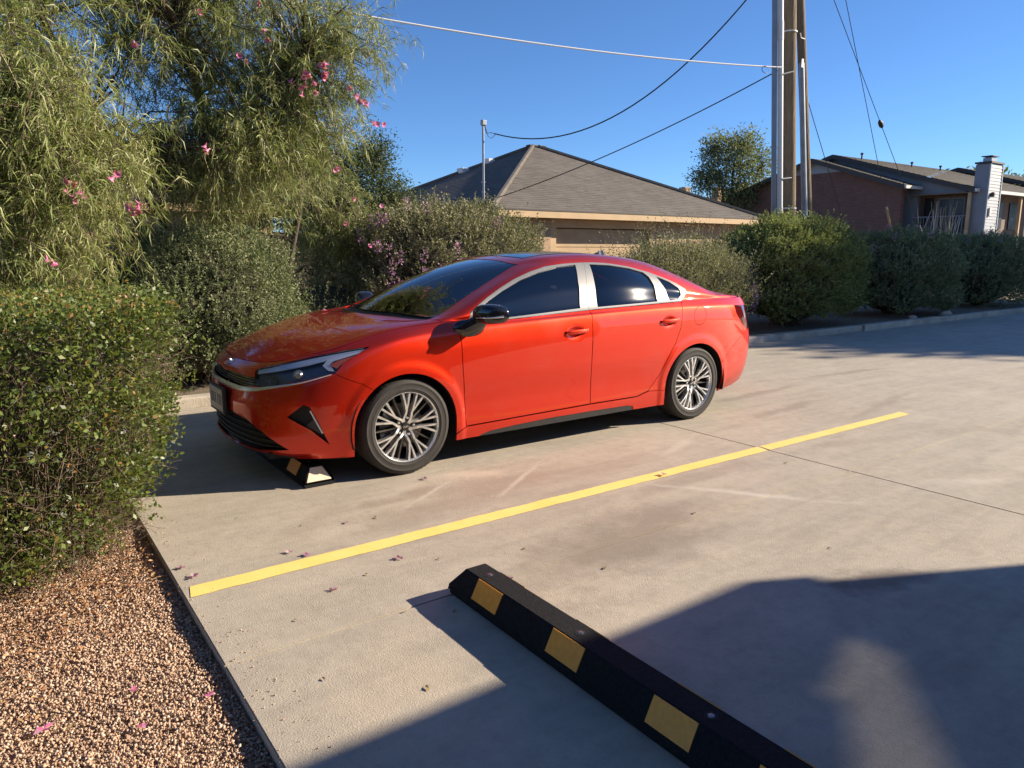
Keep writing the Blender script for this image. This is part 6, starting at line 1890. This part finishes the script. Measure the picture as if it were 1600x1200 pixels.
tree('pale_tree', 'airy pale green tree standing beyond the garage roof left of the poles', (36.9, 29.2, 0), 8, [((36.6, 29.2, 6.8), (1.7, 1.7, 1.5)), ((37.6, 28.8, 7.6), (1.0, 1.0, .9)), ((35.6, 29.8, 5.6), (1.1, 1.1, .9)), ((37.6, 28.6, 5.0), (1.5, 1.4, 1.3)), ((36.0, 29.8, 7.6), (.7, .7, .7)), ((38.4, 28.2, 6.4), (.9, .9, 1.2))], M['paletree'], 72, 520, 26, .16, .42, .26, .17)
tree('far_tree', 'dark distant tree showing low between the garage roof and the poles', (44, 33, 0), 6, [((43, 33.5, 4.0), (2.5, 2, 1.6)), ((46, 32, 4.2), (2.2, 2, 1.4))], M['oak'], 73, 300, 24, .22, .5, .35, .2)
tree('far_tree', 'distant rounded tree above the apartment roofs at the right edge', (100, 42, 0), 10, [((98, 42, 8.2), (5, 4, 2.0)), ((104, 41, 8.4), (4, 4, 1.6))], M['oak'], 74, 300, 20, .6, .5, .7, .3)
# a tall oak out of view on the right: it throws the dappled shade over the far shrubs
_ol = []
for j, (ox, oy, hz) in enumerate(((30.3, -3.3, 9.6), (30.8, -1.2, 10.2), (31.4, 1.0, 10.0), (32.0, 3.2, 9.4))):
    for z_ in (2.6, 5.0, 7.3, hz - .8): _ol.append(((ox + .4 * math.sin(z_ * 3 + j), oy, z_), (1.9, 1.5, 1.5)))
tree('oak_tree', 'tall dense oak beyond the right edge that shades the far shrubs', (31.2, 0.0, 0), 10, _ol, M['oak'], 75, 1500, 30, .30, .6, .34, .35)
# ================================================================== SMALL THINGS: fallen flowers, leaves, dry canes
def fallen_flower(p, sc, rz, mat, label, name='fallen_flower', cat='flower', grp='withered flowers fallen from the willow'):
    r = np.random.default_rng(int(abs(p[0] * 1000) + abs(p[1] * 777)))
    V, F = [], []
    for j in range(5):
        a = rz + j * 1.256 + r.normal(0, .2); d = np.array([math.cos(a), math.sin(a), 0]); s = np.array([-d[1], d[0], 0])
        L = sc * r.uniform(.7, 1.2); w = L * .34; o = len(V)
        V += [np.zeros(3) + (0, 0, .002), d * L * .5 - s * w + np.array([0, 0, L * .22]), d * L + np.array([0, 0, L * r.uniform(.05, .4)]), d * L * .5 + s * w + np.array([0, 0, L * .25])]
        F.append((o, o + 1, o + 2, o + 3))
    o = from_np(name, np.array(V) + np.array([0, 0, .003]), np.array(F), mat); o.location = p
    face_attr(o, 'var', r.random(len(F)))
    return tag(o, label, cat, grp)
M['wilted'] = attr_ramp('wilted_blossom', [(.08, .025, .05), (.22, .07, .14), (.42, .20, .30), (.55, .45, .44)], .8, trans=.15)
FL = [(.59, 3.44, .026, 'purple withered flower on the concrete edge, upper of two by the yellow line end'), (.61, 3.30, .028, 'purple withered flower closest to the left end of the yellow line'),
      (1.05, 3.32, .022, 'pale withered flower just above the yellow line, left of a pair'), (1.11, 3.24, .026, 'purple withered flower touching the upper edge of the yellow line'),
      (1.43, 3.53, .020, 'small withered flower on bare concrete below the car bumper'), (1.45, 2.95, .026, 'magenta withered flower just below the middle of the yellow line'),
      (1.07, 2.82, .024, 'magenta withered flower on concrete between the yellow line and the near wheel stop'), (3.44, 3.13, .032, 'reddish dry leaf curled on the yellow line'),
      (1.75, 2.47, .022, 'pink petal scrap beside the near wheel stop end'), (2.14, 3.96, .024, 'brown withered flower beside the front tyre')]
for x, y, s_, lab in FL: fallen_flower((x, y, .005 if abs(y - 3.16) < .06 else .001), s_, x * 7, M['wilted'], lab)
GF = [(.46, 2.38, .026, 'pink fallen flower on gravel nearest the concrete edge'), (.26, 2.56, .024, 'dark purple fallen flower on the gravel'), (.25, 2.33, .024, 'bright magenta fallen flower on the gravel'), (.0, 2.49, .045, 'large pink trumpet flower lying on the gravel at the bottom left')]
for x, y, s_, lab in GF: fallen_flower((x, y, -.026), s_ * .68, x * 9, M['pink'], lab)
M['dryleaf'] = attr_ramp('dry_leaf', [(.10, .065, .03), (.22, .14, .06), (.34, .24, .11)], .8)
r_ = np.random.default_rng(91)
def dry_leaf(p, L, a, lab):
    w = L * .16
    V = [(-L / 2, 0, .001), (-L * .15, -w, .004), (-L * .15, w, .006), (L * .2, -w * .9, .007), (L * .2, w * .9, .004), (L / 2, 0, .002)]
    bm = bmesh.new(); vs = [bm.verts.new(v) for v in V]
    for f in ((0, 1, 2), (1, 3, 4, 2), (3, 5, 4)): bm.faces.new([vs[i] for i in f])
    o = from_bm('fallen_leaf', bm, M['dryleaf']); o.location = p; o.rotation_euler = (0, 0, a)
    face_attr(o, 'var', r_.random(3)); return tag(o, lab, 'leaf', 'dry leaves on the concrete')
LV = [(1.22, 3.63, 'dry leaf scrap on concrete between the yellow line and the car wheel stop'), (1.59, 3.51, 'dry brown sliver on concrete below the front tyre of the car'), (.97, 3.94, 'dry leaf scrap on concrete beside the clipped hedge'),
      (.85, 2.66, 'dry leaf on the concrete between the yellow line and the crack, left part'), (1.25, 2.88, 'pale dry leaf just under the yellow line'), (1.60, 2.84, 'tiny dry leaf right of the magenta flower below the yellow line'),
      (1.23, 2.47, 'curled dry leaf lying on the joint left of the near wheel stop'), (2.17, 2.31, 'dark dry leaf right of the near wheel stop end on stained concrete'), (2.0, 2.7, 'dry leaf scrap on concrete above the near wheel stop end'),
      (3.06, 2.55, 'lone dry leaf on sunny concrete right of the stain'), (4.33, 2.84, 'reddish dry leaf beside the dark cross joint'), (3.22, 1.84, 'thin dry leaf just above the edge of the big shadow'),
      (1.05, 1.96, 'brown dry leaf near the bottom, between the gravel edge and the wheel stop shadow'), (.79, 2.21, 'small dry leaf on concrete near the gravel edge at the bottom'), (1.40, 2.36, 'dark leaf lying in the shadow of the near wheel stop')]
for x, y, lab in LV: dry_leaf((x, y, .001), r_.uniform(.022, .042), r_.uniform(0, 6.28), lab)
dry_leaf((.07, 2.45, -.02), .05, .6, 'pale curled dry leaf on the gravel at the bottom left')
# pink flower lying on the bonnet
h_ = on_top(.02, .52, .0)
fallen_flower((2.108 + h_.x, 4.995 + abs(h_.y), h_.z + .004), .035, 1.0, M['pink'], 'pink flower lying on the far edge of the car bonnet')
# bundle of dry canes on the far balcony and a few pale stones by the kerb
cn = tag(empty('dry_canes', (0, 0, 0)), 'bundle of pale dry canes leaning by the far balcony door', 'canes')
for i in range(34):
    y = r_.uniform(17.1, 18.9); a = (38.6 + r_.uniform(-.2, .2), y, 1.2); b_ = (38.75 + r_.uniform(-.3, .3), y + r_.normal(0, .28), r_.uniform(2.7, 3.9))
    mesh_tubes('cane', [tube([a, lerp3(a, b_, .5) + r_.normal(0, .05, 3), b_], [.018, .014, .008], 4)], M['straw'] if i % 3 else M['offwhite'], cn)
M['stone'] = plain('pale_limestone', (.46, .42, .36), .9, noise=.3, nscale=9, bump=.5, bscale=30)
for i, (x, y, s_, lab) in enumerate(((15.4, 7.42, .10, 'small pale limestone rock by the kerb, left of two'), (16.9, 7.45, .16, 'larger pale limestone rock on the kerb under the dark shrub'))):
    o = ico('rock', (0, 0, .10), (s_, s_ * .8, s_ * .5), M['stone'], None, i + 3, 2, .5, 1.4); o.location = (x, y, .0); tag(o, lab, 'rock', 'limestone rocks along the kerb')
